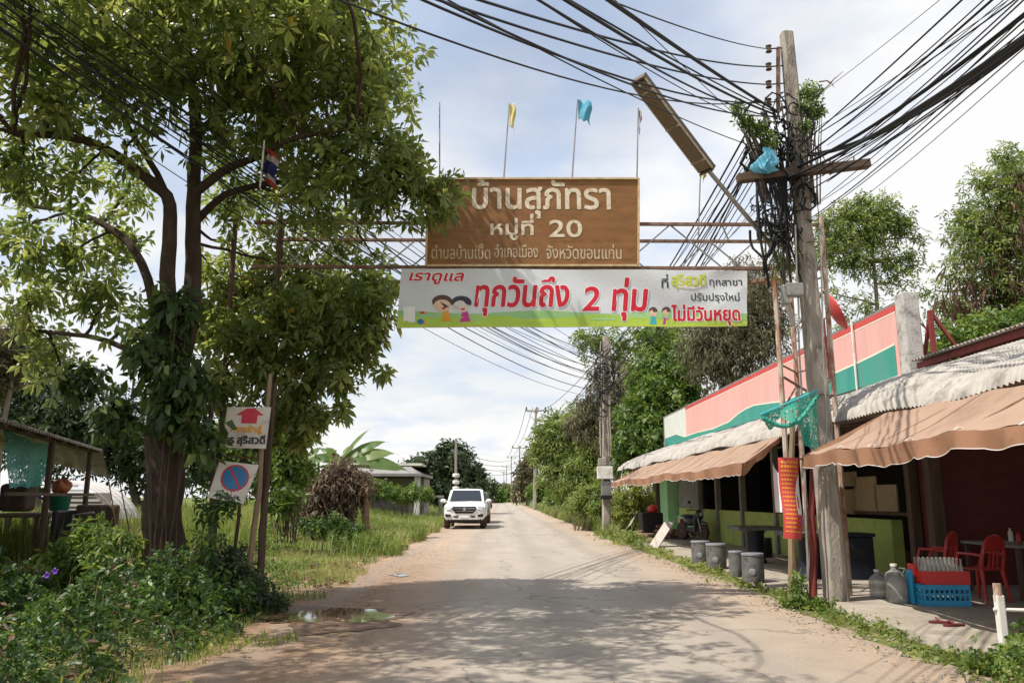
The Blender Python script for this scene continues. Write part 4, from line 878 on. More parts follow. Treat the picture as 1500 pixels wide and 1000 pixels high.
for i in range(14):
    v0, v1 = .10 + .05 * i, .15 + .05 * i; f = lambda v: 1 - .32 * math.sin(max(0, min(1, (v - .1) / .7)) * math.pi) ** .7
    mb.mi(0 if i > 3 else 1); mb.add([ms(f(v0), v0, .003), ms(.985, v0, .003), ms(.985, v1, .003), ms(f(v1), v1, .003)], [(0, 1, 2, 3)])
mb.build('white_swoosh', [M['whitep'], M['magenta']], r)
a = P(1136, 750, 11.5); MB().sheet(lambda u, v: Vector((a.x + .1 * u, a.y + .05 * math.sin(u * 3), a.z + .7 * v * (1 - .25 * u))), 4, 6).build('back_sheet', M['whitep'], r)
o = MB().tube(wob([P(1191, y, 11.75) for y in (886, 840, 800, 760, 700, 640)], random.Random(5), .02), [.065, .06, .055, .05, .05, .045], 8).build('red_post', M['redsteel'], smooth=50); tag(o, 'red painted steel post between the gate legs and the concrete pole', 'post')
o = MB().tube(wob([P(1159, y, 11.62) for y in (884, 820, 760, 700, 640, 600)], random.Random(6), .03), [.05, .05, .045, .045, .04, .04], 7).build('wooden_post', M['bamboo'], smooth=50); tag(o, 'brown wooden post behind the red menu banner', 'post')

# ------------------------------------------------------------------ things under the awnings
def tall(o, l, c, g=None): return tag(o, l, c, g)
# concrete stools
def stool(label, c, r0, h):
    r = thing('concrete_stool', label, 'stool', c, 'concrete stools by the pavement edge')
    MB().lathe([(r0 * .92, 0), (r0 * .97, .03), (r0 * 1.0, h * .3), (r0 * 1.0, h * .8), (r0 * .97, h * .9)], c, 20).build('body', M['stool'], r, smooth=40)
    MB().lathe([(r0 * .97, h * .9), (r0 * 1.03, h * .92), (r0 * 1.03, h * .98), (r0 * .98, h)], c, 20).build('seat', M['stooltop'], r, smooth=40)
    if r0 > .17: 
        d = Vector((-.35, -.93, 0)); MB().lathe([(.06, 0), (.05, .012), (.0, .016)], Vector(c) + d * (r0 - .004) + Vector((0, 0, h * .36)), 12, d).build('emblem', M['stooltop'], r)
for px_, py_, r0, h, lab in ((1104, 851, .185, .47, 'pale topped concrete stool nearest the red menu banner'), (1079, 844, .125, .45, 'narrow concrete stool second from the red menu banner'), (1050, 831, .20, .48, 'grey concrete stool third from the red menu banner, in front of a table'), (1027, 823, .20, .46, 'dark concrete stool next to the parked motorcycle')):
    c = G(px_, py_, .10); stool(lab, c, r0, h)
def table(label, c, w, h):
    r = thing('concrete_table', label, 'table', c); MB().lathe([(.22, 0), (.24, .04), (.2, .1), (.2, h - .15), (.26, h - .08)], c, 14).build('pedestal', M['bluebin'], r, smooth=40)
    MB().box(Vector(c) + Vector((0, 0, h - .04)), (w, w, .08)).build('table_top', M['stool'], r, bevel=.02)
c = G(1078, 842, .10); table('dark pedestal table among the concrete stools, nearer the motorcycle', Vector((5.55, 17.9, .1)), .95, .78); table('dark pedestal table just behind the red menu banner', Vector((5.5, 14.6, .1)), .9, .80)
for c, lab in (((6.4, 17.0, .1), 'low dark stool behind the nearer pedestal table'), ((6.3, 19.6, .1), 'low dark stool by the green half wall')): 
    r = thing('concrete_stool', lab, 'stool', c, 'dark stools by the wall'); MB().lathe([(.17, 0), (.18, .2), (.17, .42)], c, 14).build('body', M['bluebin'], r, smooth=40); MB().lathe([(.18, .42), (.18, .45)], c, 14).build('seat', M['stool'], r)
# dark blue bin box
c = Vector(G(1258, 852, .1)); c = Vector((6.2, 14.5, .1)); r = thing('storage_bin', 'dark blue lidded bin between the concrete pole and the glass bottles', 'bin', c)
MB().box(c + Vector((0, 0, .36)), (.60, .5, .72)).build('body', M['bluebin'], r, bevel=.02); MB().box(c + Vector((0, 0, .75)), (.66, .56, .06)).build('lid', M['bluebin'], r, bevel=.015); MB().box(c + Vector((0, -.262, .45)), (.3, .02, .18)).build('handle', M['plastic'], r)
# crates
def crate(name, label, c, sx, sy, h, m, rz):
    r = thing(name, label, 'crate', c); R = Matrix.Rotation(rz, 3, 'Z'); c = Vector(c); mb = MB()
    mb.box(c + Vector((0, 0, .015)), (sx, sy, .03), R)
    for z, t in ((.05, .05), (h - .03, .06), (h * .55, .03)):
        for s_ in (-1, 1): mb.box(c + R @ Vector((0, s_ * (sy / 2 - .012), z)), (sx - .003, .02, t), R); mb.box(c + R @ Vector((s_ * (sx / 2 - .012), 0, z)), (.0215, sy + .003, t - .002), R)
    n = 9
    for i in range(n + 1):
        for s_ in (-1, 1):
            mb.box(c + R @ Vector((-sx / 2 + .012 + (sx - .024) * i / n, s_ * (sy / 2 - .009), h / 2)), (.022, .018, h - .02), R)
            if i % 2 == 0: mb.box(c + R @ Vector((s_ * (sx / 2 - .009), -sy / 2 + .012 + (sy - .024) * i / n, h / 2)), (.018, .022, h - .02), R)
    mb.build('basket', m, r); mb = MB(); mb.box(c + Vector((0, 0, .031)), (sx - .06, sy - .06, .004), R); mb.build('floor', m, r); return r
CC = Vector((5.85, 11.0, .10)); RZ = -.06
crate('blue_crate', 'blue plastic bottle crate standing on the pavement under the red crate', CC, .60, .40, .27, M['bluecrate'], RZ)
crate('red_crate', 'red plastic crate holding glass bottles on top of the blue crate', CC + Vector((.03, .02, .272)), .59, .40, .17, M['redcrate'], RZ)
c = CC + Vector((-.33, .12, 0)); r = thing('white_crate', 'upright pale and red crate leaning beside the glass bottles', 'crate', c)
MB().box(c + Vector((0, 0, .22)), (.04, .14, .44)).build('panel', M['bluecrate'], r, bevel=.01); MB().box(c + Vector((.045, 0, .44)), (.06, .16, .16)).build('rim', M['redcrate'], r, bevel=.01)
bp = None; Rb = Matrix.Rotation(RZ, 3, 'Z')
for i in range(9):
    for j in range(4):
        p_ = CC + Rb @ Vector((-.25 + .058 * i + .03, -.15 + .10 * j + .02, 0)) + Vector((0, 0, .31))
        if bp is None:
            bp = thing('glass_bottle', 'empty clear glass bottle standing in the red crate', 'bottle', p_, 'glass bottles in the red crate')
            MB().lathe([(.028, 0), (.030, .01), (.030, .15), (.024, .18), (.012, .22), (.011, .27), (.014, .275), (.014, .29)], p_, 8).build('body', M['glassb'], bp, smooth=50)
        else: d = copy_tree(bp); d.location = p_
for (x, y, s_, lab) in ((5.38, 11.2, 1.0, 'clear plastic water jug in front, left of the crates'), (5.52, 11.55, 1.12, 'taller clear plastic jug behind the front jug, left of the crates'), (5.36, 11.75, .9, 'smaller clear jug farthest left beside the crates')):
    r = thing('water_jug', lab, 'jug', (x, y, .1)); MB().lathe([(.11 * s_, 0), (.125 * s_, .02), (.125 * s_, .08), (.118 * s_, .1), (.125 * s_, .12), (.125 * s_, .26 * s_), (.10 * s_, .32 * s_), (.04 * s_, .36 * s_), (.035 * s_, .40 * s_)], (x, y, .1), 16).build('body', M['jug'], r, smooth=40)
    MB().lathe([(.042 * s_, .40 * s_), (.042 * s_, .43 * s_)], (x, y, .1), 12).build('lid', M['whitepaint'], r); MB().tube([Vector((x + .1 * s_, y, .1 + .30 * s_)), Vector((x + .13 * s_, y - .02, .1 + .37 * s_)), Vector((x + .04 * s_, y, .1 + .385 * s_))], .012, 6).build('handle', M['jug'], r)
# red chairs
def chair(label, c, rz, first=None):
    if first is not None: d = copy_tree(first); d.location = c; d.rotation_euler.z = rz; d['label'] = label; return d
    r = thing('plastic_chair', label, 'chair', (0, 0, 0), 'red plastic chairs in the eatery'); m = M['redplastic']
    MB().sheet(lambda u, v: Vector((-.21 + .42 * u, -.2 + .4 * v, .43 + .02 * ((u - .5) ** 2) * 4 - .012 * math.sin(v * 3.1))), 10, 10).build('seat', m, r, smooth=60, thick=.02)
    mb = MB()   # arched back with an open slot
    pts = [Vector((-.20, .19, .42)), Vector((-.205, .23, .62)), Vector((-.17, .26, .80)), Vector((-.09, .28, .87)), Vector((0, .285, .885)), Vector((.09, .28, .87)), Vector((.17, .26, .80)), Vector((.205, .23, .62)), Vector((.20, .19, .42))]
    mb.tube(pts, .024, 6); mb.sheet(lambda u, v: Vector((-.17 + .34 * u, .255 + .02 * v + .02 * math.sin(u * 3.14), .70 + .16 * v - .05 * (2 * u - 1) ** 2 * v)), 8, 4)
    for x in (-.08, .0, .08): mb.bar((x, .20, .43), (x * .9, .27, .74), .035, .012)
    mb.build('backrest', m, r, smooth=60, thick=.0)
    for x, y in ((-.19, -.19), (.19, -.19), (-.19, .19), (.19, .19)): MB().tube([(x, y, .42), (x * 1.1, y * 1.15, .2), (x * 1.22, y * 1.28, 0)], [.03, .024, .02], 6).build('leg', m, r, smooth=50)
    for s_ in (-1, 1): MB().tube([(s_ * .205, .23, .62), (s_ * .24, .1, .64), (s_ * .24, -.12, .64), (s_ * .21, -.19, .43)], [.02, .02, .02, .02], 6).build('armrest', m, r, smooth=50)
    r.location = c; r.rotation_euler.z = rz; return r
ch = chair('red plastic chair fully in view, right of the bottle crates', (6.62, 11.35, .1), math.pi + .35); chair('red plastic chair half hidden behind the glass bottles', (6.55, 12.35, .1), math.pi + .7, ch)
# eatery table inside
c = Vector((7.6, 12.0, .1)); r = thing('eatery_table', 'dark dining table in the shade behind the red chairs', 'table', c); MB().box(c + Vector((0, 0, .72)), (.9, 1.4, .04)).build('table_top', M['greywall'], r, bevel=.01)
for x, y in ((-.4, -.62), (.4, -.62), (-.4, .62), (.4, .62)): MB().box(c + Vector((x, y, .35)), (.05, .05, .7)).build('leg', M['darkwood'], r)
for i, (x, y, h_, mm) in enumerate(((7.5, 11.8, .16, 'redplastic'), (7.7, 12.3, .2, 'whitepaint'), (7.6, 11.5, .12, 'orange'))): tag(MB().lathe([(.03, 0), (.034, .02), (.034, h_ * .7), (.015, h_ * .85), (.015, h_)], (x, y, .841), 10).build('sauce_bottle', M[mm], smooth=40), ('red', 'white', 'short orange')[i] + ' sauce bottle on the dark dining table in the eatery', 'bottle')
# slippers
for i, (px_, py_) in enumerate(((1380, 912), (1397, 916))):
    c = G(px_, py_, .10); r = thing('slipper', ('left', 'right')[0] and ('dark red slipper lying nearer the blue crate on the pavement', 'dark red slipper lying farther from the blue crate on the pavement')[i], 'slipper', c)
    R = Matrix.Rotation(1.3 + .5 * i, 3, 'Z'); pts = [c + R @ Vector((x, y, .0)) for x, y in ((-.04, -.12), (.04, -.12), (.05, .0), (.045, .1), (0, .14), (-.04, .1), (-.05, 0))]
    MB().prism(pts, (0, 0, .02)).build('sole', M['maroon'], r); MB().tube([c + R @ Vector((-.045, .02, .02)), c + R @ Vector((0, .06, .06)), c + R @ Vector((.045, .02, .02))], .012, 5).build('strap', M['redsteel'], r)
# white post with rail
c = G(1474, 972); r = thing('barrier_post', 'short white painted post with a rail at the lower right corner', 'post', c)
MB().box(c + Vector((0, 0, .29)), (.075, .07, .64)).build('post', M['whitepaint'], r, bevel=.012); MB().tube([c + Vector((-.005, 0, .55)), c + Vector((-.005, 0, .71))], .036, 10).build('top_pipe', M['rustw'], r, smooth=40)
MB().tube([c + Vector((-.06, 0, .48)), c + Vector((1.4, -.25, .47))], .016, 8).build('rail', M['whitepaint'], r, smooth=40)
# leaning board, junk pile, low brick heap
c = G(962, 806); r = MB().bar(Vector((c.x - .12, c.y, .05)), Vector((c.x + .5, c.y + .5, .78)), .42, .03, up=(-.4, -.2, .8)).build('leaning_board', M['greywood']); tag(r, 'grey weathered board leaning at the near end of the junk pile', 'board')
c = Vector((5.35, 29.6, .05)); r = thing('junk_pile', 'pile of scrap planks and a dark box between the second pole and the shop', 'junk', c); q = random.Random(9)
MB().box(c + Vector((.1, .2, .55)), (.75, .9, .7)).build('dark_box', M['plastic'], r, bevel=.03)
for k in range(7): MB().box(c + Vector((q.uniform(-.5, .5), q.uniform(-.6, .3), .08 + .06 * k if k < 4 else .1)), (q.uniform(.9, 1.5), .18, .05), Matrix.Rotation(q.uniform(-.5, .5), 3, 'Z')).build('plank', M['wood'], r)
MB().sheet(lambda u, v: c + Vector((-.95 + .55 * u + .1 * v, -.1 + .3 * math.sin(v * 2), .15 + .75 * u + .15 * v * (1 - u) + .04 * math.sin(u * 9 + v * 5))), 10, 8).build('grey_sheet', M['oldcon'], r, smooth=60, thick=.01)
tag(MB().ell(c + Vector((.15, 0, 1.02)), (.2, .2, .16), 12, 8).build('red_bag', M['redcrate'], smooth=70), 'bright red bag resting on the junk pile', 'bag')
c = Vector((6.2, 29.0, .1)); mb = MB(); q = random.Random(13)
for k in range(60): mb.box(c + Vector((q.uniform(-.7, .9), q.uniform(-1.2, .9), .06 + abs(q.gauss(0, .13)))), (.16, .22, .09), Matrix.Rotation(q.uniform(0, 3), 3, 'Z'))
tag(mb.build('brick_rubble', M['rust']), 'low heap of dark broken bricks under the mint wall', 'rubble', kind='stuff')

# ------------------------------------------------------------------ motorcycle
def motorcycle(c, rz):
    r = thing('motorcycle', 'black parked motorcycle in the shade by the mint coloured wall', 'motorcycle', (0, 0, 0)); k = M['plastic']
    for y in (-.6, .62):
        MB().lathe([(.18, -.05), (.27, -.055), (.30, -.03), (.30, .03), (.27, .055), (.18, .05)], (0, y, .30), 22, Vector((1, 0, 0))).build('tyre', M['tyre'], r, smooth=40)
        mb = MB()
        for a in range(8): mb.tube([(0, y, .30), (0, y + .2 * math.cos(a * .785), .30 + .2 * math.sin(a * .785))], .008, 4)
        mb.lathe([(.05, -.05), (.05, .05)], (0, y, .3), 10, Vector((1, 0, 0))); mb.build('wheel_hub', M['steel'], r)
    mb = MB(); mb.ell((0, .15, .62), (.12, .42, .15), 14, 8); mb.ell((0, -.28, .62), (.15, .12, .3), 12, 8); mb.box((0, .0, .36), (.16, .5, .12)); mb.build('body', k, r, smooth=50)
    MB().ell((0, .28, .79), (.13, .42, .06), 14, 6).build('seat', M['cardark'], r, smooth=60); MB().ell((0, -.42, .84), (.15, .13, .16), 12, 8).build('front_cowl', M['cardark'], r, smooth=60)
    MB().lathe([(.07, 0), (.06, .03), (.0, .045)], (0, -.53, .86), 12, Vector((0, -1, .1))).build('headlight', M['headl'], r)
    mb = MB(); mb.tube([(-.34, -.22, .98), (-.2, -.32, 1.0), (0, -.38, .98), (.2, -.32, 1.0), (.34, -.22, .98)], .016, 6); mb.build('handlebar', k, r)
    for s_ in (-1, 1): MB().tube([(s_ * .24, -.32, 1.0), (s_ * .30, -.34, 1.2)], .008, 4).ell((s_ * .31, -.34, 1.24), (.07, .02, .045), 10, 6).build('mirror', k, r)
    for s_ in (-1, 1): MB().tube([(s_ * .08, -.40, .85), (s_ * .08, -.62, .30)], .025, 6).build('fork', M['steel'], r)
    MB().ell((0, -.62, .56), (.07, .24, .08), 10, 6).build('front_mudguard', M['cardark'], r, smooth=60); MB().tube([(.12, .0, .3), (.14, .3, .3), (.14, .75, .4)], .045, 8).build('exhaust', M['steel'], r); MB().box((0, .62, .62), (.15, .05, .14)).build('tail_light', M['redcrate'], r)
    r.location = c; r.rotation_euler.z = rz
motorcycle((6.3, 26.9, .1), .35)

# ------------------------------------------------------------------ pickup and the car behind it
def pickup(label, paint, c, rz, name='pickup_truck', cat='pickup'):
    r = thing(name, label, cat, (0, 0, 0)); pm = M[paint]
    # lower body: sections front (y = -2.6) to back; each (y, half width, bottom z, bulge z, top z, top half width)
    secs = [(-2.60, .70, .42, .62, .80, .62), (-2.54, .86, .40, .66, .92, .76), (-2.40, .92, .40, .72, 1.02, .80), (-1.9, .945, .42, .80, 1.10, .82), (-1.25, .95, .42, .84, 1.16, .84), (-.6, .95, .42, .86, 1.17, .87), (.9, .95, .42, .86, 1.17, .88), (2.3, .95, .44, .86, 1.17, .90), (2.58, .90, .48, .86, 1.15, .86), (2.62, .82, .52, .86, 1.08, .80)]
    vs, fs = [], []
    for y, w, zb, zm, zt, wt in secs:
        vs += [(x * sg, y, z) for sg, lst in ((-1, [(w * .0, zb), (w * .9, zb), (w, zb + .12), (w, zm), (w * .985, zt - .08), (wt, zt), (0, zt + .025)]), (1, [(wt, zt), (w * .985, zt - .08), (w, zm), (w, zb + .12), (w * .9, zb)])) for x, z in lst]
    n = 12
    for i in range(len(secs) - 1):
        for k in range(n): a_, b_ = i * n + k, i * n + (k + 1) % n; fs.append((a_, b_, b_ + n, a_ + n))
    fs += [tuple(range(n - 1, -1, -1)), tuple((len(secs) - 1) * n + k for k in range(n))]
    MB().add(vs, fs).build('body', pm, r, smooth=35)
    # cab: pillars and roof
    cs = [(-1.22, .80, 1.16, 1.17), (-.42, .72, 1.16, 1.70), (-.1, .71, 1.16, 1.78), (.7, .71, 1.16, 1.79), (1.15, .70, 1.16, 1.74), (1.3, .74, 1.16, 1.17)]
    vs, fs = [], []
    for y, w, zb, zt in cs: vs += [(-.86, y, zb), (-w - (.06 if zt > 1.2 else .06), y, zt - .05 if zt > 1.2 else zt), (-w + .08, y, zt), (0, y, zt + .02), (w - .08, y, zt), (w + .06, y, zt - .05 if zt > 1.2 else zt), (.86, y, zb)]
    for i in range(len(cs) - 1):
        for k in range(6): a_ = i * 7 + k; fs.append((a_, a_ + 1, a_ + 8, a_ + 7))
    MB().add(vs, fs).build('cab_roof', pm, r, smooth=40)
    def wq(p0, p1, p2, p3, e): n_ = (Vector(p1) - Vector(p0)).cross(Vector(p3) - Vector(p0)).normalized(); return [Vector(p) + n_ * e for p in (p0, p1, p2, p3)]
    MB().add(wq((-.74, -1.16, 1.21), (.74, -1.16, 1.21), (.64, -.45, 1.69), (-.64, -.45, 1.69), .035), [(0, 1, 2, 3)]).build('windscreen', M['carglass'], r, thick=.006)
    for s_ in (-1, 1):
        mb = MB(); pts = [(s_ * .875, -.95, 1.21), (s_ * .875, 1.05, 1.21), (s_ * .80, .95, 1.66), (s_ * .80, -.35, 1.66)]; mb.add(pts, [(0, 1, 2, 3)]); mb.build('side_window', M['carglass'], r, thick=.01)
        MB().tube([(s_ * .86, -.85, 1.2), (s_ * .98, -.88, 1.2)], .03, 6).ell((s_ * 1.07, -.88, 1.23), (.14, .08, .10), 12, 8).build('wing_mirror', pm, r, smooth=60)
        MB().prism([(s_ * .60, -2.53, .99), (s_ * .86, -2.42, 1.00), (s_ * .89, -2.42, .90), (s_ * .80, -2.54, .82), (s_ * .60, -2.60, .86)][::s_], (0, -.05, 0)).build('headlight', M['headl'], r)
        MB().prism([(s_ * .60, -2.60, .64), (s_ * .86, -2.53, .66), (s_ * .84, -2.53, .54), (s_ * .62, -2.61, .53)][::s_], (0, -.04, 0)).build('fog_lamp', M['plastic'], r)
        MB().prism([(s_ * .26, -2.6, .58), (s_ * .50, -2.6, .58), (s_ * .46, -2.6, .51), (s_ * .30, -2.6, .51)][::s_], (0, -.02, 0)).build('bumper_slot', M['plastic'], r)
        for y in (-1.62, 1.62):
            w_ = MB().lathe([(.24, -.12), (.36, -.125), (.39, -.09), (.39, .09), (.36, .125), (.24, .12)], (s_ * .82, y, .39), 24, Vector((1, 0, 0))).build('wheel', M['tyre'], r, smooth=40); MB().lathe([(.24, .05), (.22, .09), (.06, .10), (.0, .11)], (s_ * .82, y, .39), 14, Vector((s_, 0, 0))).build('rim', M['steel'], w_)
    mb = MB(); mb.prism([(-.52, -2.60, .99), (.52, -2.60, .99), (.56, -2.60, .88), (.38, -2.60, .69), (-.38, -2.60, .69), (-.56, -2.60, .88)], (0, -.035, 0)); mb.build('grille', M['plastic'], r)
    MB().bar((-.5, -2.65, .90), (.5, -2.65, .90), .02, .03).bar((-.40, -2.65, .79), (.40, -2.65, .79), .02, .02).build('grille_bar', M['chrome'], r); MB().lathe([(.085, 0), (.07, .02), (.0, .03)], (0, -2.655, .87), 14, Vector((0, -1, 0))).build('emblem', M['chrome'], r)
    MB().box((0, -2.62, .55), (.40, .02, .12)).build('number_plate', M['whitep'], r); MB().box((0, -2.5, .40), (1.5, .16, .12)).build('lower_bumper', M['plastic'], r, bevel=.03)
    MB().box((0, 0, .34), (1.3, 4.2, .16)).build('chassis', M['plastic'], r); MB().tube([(-.8, -1.2, 1.215), (.1, -1.2, 1.235)], .012, 4).build('wiper', M['plastic'], r)
    r.location = c; r.rotation_euler.z = rz; return r
cp = G(680, 775); pk = pickup('white pickup truck facing the camera on the left of the road', 'carwhite', (cp.x, cp.y + 2.6, .02), 0); pk.scale = (1.06, 1.06, 1.06)
pk2 = pickup('dark pickup truck mostly hidden behind the white one', 'cardark', (-1.66, 49.5, .02), 0)

# ------------------------------------------------------------------ stall on the left
E1, E2 = P(150, 660, 17.7), P(-60, 583, 9.0); gz0 = .4
E2.z = E1.z
ed = (E2 - E1).normalized(); into = Vector((-ed.y, ed.x, 0)); into = into if into.x < 0 else -into
st = thing('market_stall', 'open wooden stall with rusty corrugated roof at the left edge', 'stall', (E1.x, E1.y, gz0)); EL = (E2 - E1).length
MB().sheet(lambda u, v: E1 + ed * EL * u + into * 3.2 * v + Vector((0, 0, .9 * v + .028 * math.sin(u * EL * 2 * math.pi / .17))), 420, 3).build('roof', M['roofsheet'], st, smooth=60, thick=.006)
mb = MB()
for v in (.06, .5, .95): mb.bar(E1 + into * 3.2 * v + Vector((0, 0, .9 * v - .07)), E2 + into * 3.2 * v + Vector((0, 0, .9 * v - .07)), .06, .08)
for k in range(8): p_ = E1.lerp(E2, (k + .3) / 8); mb.bar(p_ + Vector((0, 0, -.05)), p_ + into * 3.1 + Vector((0, 0, .82)), .05, .05)
mb.build('rafter', M['darkwood'], st)
for k, u in enumerate((.045, .42, .80)):
    for v in (.05, .95):
        p_ = E1.lerp(E2, u) + into * 3.2 * v; MB().tube([(p_.x, p_.y, .2), (p_.x, p_.y, p_.z + .9 * v - .06)], .055, 7).build('post', M['darkwood'], st)
MB().sheet(lambda u, v: E1 + into * 3.1 * u - ed * 1.1 * v + Vector((0, 0, .85 * u - .55 * v + .02 * math.sin(u * 60))), 60, 4).build('lean_to', M['roofsheet'], st, thick=.01)
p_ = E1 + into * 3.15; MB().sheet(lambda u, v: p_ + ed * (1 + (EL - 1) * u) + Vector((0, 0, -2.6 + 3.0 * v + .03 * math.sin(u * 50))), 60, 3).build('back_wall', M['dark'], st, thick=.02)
a, b = E1.lerp(E2, .06), E1.lerp(E2, .75); MB().bar(a + Vector((0, 0, -.95)), b + Vector((0, 0, -.95)), .05, .05).build('cross_rail', M['darkwood'], st)
na, nb = P(4, 622, 12.8), P(80, 652, 15.2)
MB().sheet(lambda u, v: na.lerp(nb, u) + Vector((-.10 * v * (2 * u - 1) * 2, 0, -v * (1.0 - .25 * u) + .02 * math.sin(u * 20))) + Vector((.05 * math.sin(u * 13) * v, .05 * math.sin(u * 13 + 2) * v, -.2 * math.sin(u * math.pi) * (1 - v) * .4)), 40, 24).build('shade_net', M['net2'], smooth=80); tag(bpy.data.objects['shade_net'], 'teal shade net hanging under the stall roof edge', 'net')
def bench(label, c, sx, sy, h, m, rz, name='wooden_table', cat='table'):
    r = thing(name, label, cat, c); R = Matrix.Rotation(rz, 3, 'Z'); c = Vector(c); MB().box(c + Vector((0, 0, h - .03)), (sx, sy, .06), R).build('table_top', m, r, bevel=.01)
    for x, y in ((-1, -1), (1, -1), (1, 1), (-1, 1)): MB().box(c + R @ Vector((x * (sx / 2 - .06), y * (sy / 2 - .06), h / 2 - .03)), (.07, .07, h - .06), R).build('leg', m, r)
    return c
t1 = P(82, 750, 16.0); bench('long wooden table under the stall roof, carrying the green bucket', (t1.x, 16.0, gz0), 1.5, .9, t1.z - gz0, M['greywood'], .15)
t2 = P(12, 752, 14.5); bench('dark counter at the left edge of the stall', (t2.x, 14.5, gz0), 1.2, .9, t2.z - gz0, M['darkwood'], .3)
MB().box((t2.x - .1, 14.9, t2.z + .28), (.5, .4, .5)).build('sack', M['darkwood'], bevel=.08); tag(bpy.data.objects['sack'], 'dark bulky sack on the counter at the left edge', 'sack')
c = P(86, 748, 16.0); tag(MB().lathe([(.15, 0), (.17, .02), (.20, .26), (.215, .30), (.19, .31)], c, 16).build('green_bucket', M['bucket'], smooth=40), 'dark green bucket standing on the long stall table', 'bucket')
q = random.Random(5); tag(MB().sheet(lambda u, v: c + Vector(((.16 * math.sin(v * 3.1) ** .6 * (1 + .25 * math.sin(u * 12.6 + v * 4))) * math.cos(u * 6.283) * (1 + .1 * math.sin(u * 19)), .2 * math.sin(v * 3.1) ** .7 * math.sin(u * 6.283), .60 - .32 * v + .03 * math.sin(u * 25))), 30, 12).build('orange_bag', M['orange'], smooth=70), 'orange bag bulging out of the green bucket on the stall table', 'bag')
tag(MB().sheet(lambda u, v: P(48, 738, 15.8) + Vector((.35 * u, .2 * v, .14 - .2 * v * u + .03 * math.sin(u * 12))), 10, 6).build('purple_cloth', M['purple'], smooth=70, thick=.01), 'purple cloth lying on the end of the stall table', 'cloth')
c = P(50, 775, 15.6); c.z = gz0; r = thing('plastic_basin', 'pale grey tub on the ground below the stall table', 'tub', c); MB().lathe([(.25, 0), (.33, .45), (.35, .46)], c, 18).build('body', M['oldcon'], r, smooth=40); MB().lathe([(.36, .46), (.37, .50), (.34, .5)], c, 18).build('rim', M['oldcon'], r)
# folding chair, dark
c = P(126, 800, 14.5); c.z = gz0; r = thing('armchair', 'old dark armchair with tubular frame right of the stall table', 'chair', c)
MB().box(c + Vector((0, 0, .45)), (.75, .6, .16)).build('seat', M['darkwood'], r, bevel=.04); MB().box(c + Vector((0, .3, .72)), (.75, .14, .5)).build('backrest', M['darkwood'], r, bevel=.04); MB().box(c + Vector((-.42, 0, .5)), (.1, .7, .75)).build('armrest', M['plastic'], r, bevel=.03)
for s_ in (-.1, .42): MB().tube([c + Vector((s_, -.34, 0)), c + Vector((s_, -.34, .8)), c + Vector((s_ + .35 * (s_ < 0), -.34, .84))], .022, 6).build('frame', M['steel'], r)
# striped white sheet mound
c = P(140, 752, 19.5); c.z = .4; sr = thing('striped_tarpaulin', 'white and grey striped corrugated sheet curved over a heap behind the stall', 'tarpaulin', c)
mb = MB(); n_ = 26
for i in range(n_):
    mb.mi(i % 2 if i % 3 else 0)
    for j in range(14):
        def pt(u, v): a = v * 1.25; return c + Vector((-.9 + 1.75 * math.sin(a) * 1.0, -.5 + 1.2 * u, 0)) + Vector((0, 0, 1.50 * math.cos(a) ** .8 if a < 1.57 else 0)) + Vector((0, 0, -.25 * u * 0))
        mb.add([pt(i / n_, j / 14), pt((i + 1) / n_, j / 14), pt((i + 1) / n_, (j + 1) / 14), pt(i / n_, (j + 1) / 14)], [(0, 1, 2, 3)])
mb.build('sheet', [M['stripe'], M['stripe2']], sr, thick=.01)
mb = MB()
for i in range(12): z = .15 + .11 * i; x1 = -.9 + 1.75 * math.sqrt(max(0, 1 - (z / 1.5) ** 2)); mb.bar(c + Vector((-.85, -.52, z)), c + Vector((x1 - .05, -.52, z)), .03, .055)
mb.build('front_slat', M['stripe'], sr); MB().box(c + Vector((-.2, -.47, .6)), (1.5, .04, 1.2)).build('front_board', M['stripe2'], sr)
# Thai flag caught in the tree
c = P(398, 240, 10.3); r = thing('national_flag', 'small red white and navy striped flag hanging in the big tree', 'flag', c); mb = MB()
for i, k in enumerate((0, 1, 2, 2, 1, 0)):
    mb.mi(k); mb.sheet(lambda u, v: c + Vector((-.09 + .15 * u + .03 * math.sin((i + v) * 1.3), .05 * math.sin(u * 8), .24 - .085 * (i + v) - .10 * u)), 6, 1)
mb.build('cloth', [M['flagr'], M['flagw'], M['flagn']], r, smooth=70); MB().tube([c + Vector((-.14, 0, -.35)), c + Vector((-.12, 0, .34))], .012, 5).build('pole', M['whitepaint'], r)

# ------------------------------------------------------------------ far houses and walls
def house(label, c, w, d, h, roofm, wallm, ov=.5):
    r = thing('house', label, 'house', c); c = Vector(c); MB().box(c + Vector((0, 0, h / 2)), (w, d, h)).build('wall', wallm, r)
    a = [c + Vector((x, y, h)) for x, y in ((-w / 2 - ov, -d / 2 - ov), (w / 2 + ov, -d / 2 - ov), (w / 2 + ov, d / 2 + ov), (-w / 2 - ov, d / 2 + ov))]; t = [c + Vector((-w * .3, 0, h + 1.1)), c + Vector((w * .3, 0, h + 1.1))]
    MB().add(a + t, [(0, 1, 5, 4), (1, 2, 5), (2, 3, 4, 5), (3, 0, 4), (3, 2, 1, 0)]).build('roof', roofm, r)
    for x in (-.25, .2): f = MB().box(c + Vector((w * x, -d / 2 - .02, h * .55)), (1.2, .08, 1.1)).build('window', M['whitepaint'], r); MB().box(c + Vector((w * x, -d / 2 - .05, h * .55)), (1.0, .06, .9)).build('pane', M['carglass'], f)
    for x in (-.5, .5): MB().tube([c + Vector((w * x * 1.02, -d / 2 - ov + .1, 0)), c + Vector((w * x * 1.02, -d / 2 - ov + .1, h))], .16, 8).build('column', M['farwall'], r)
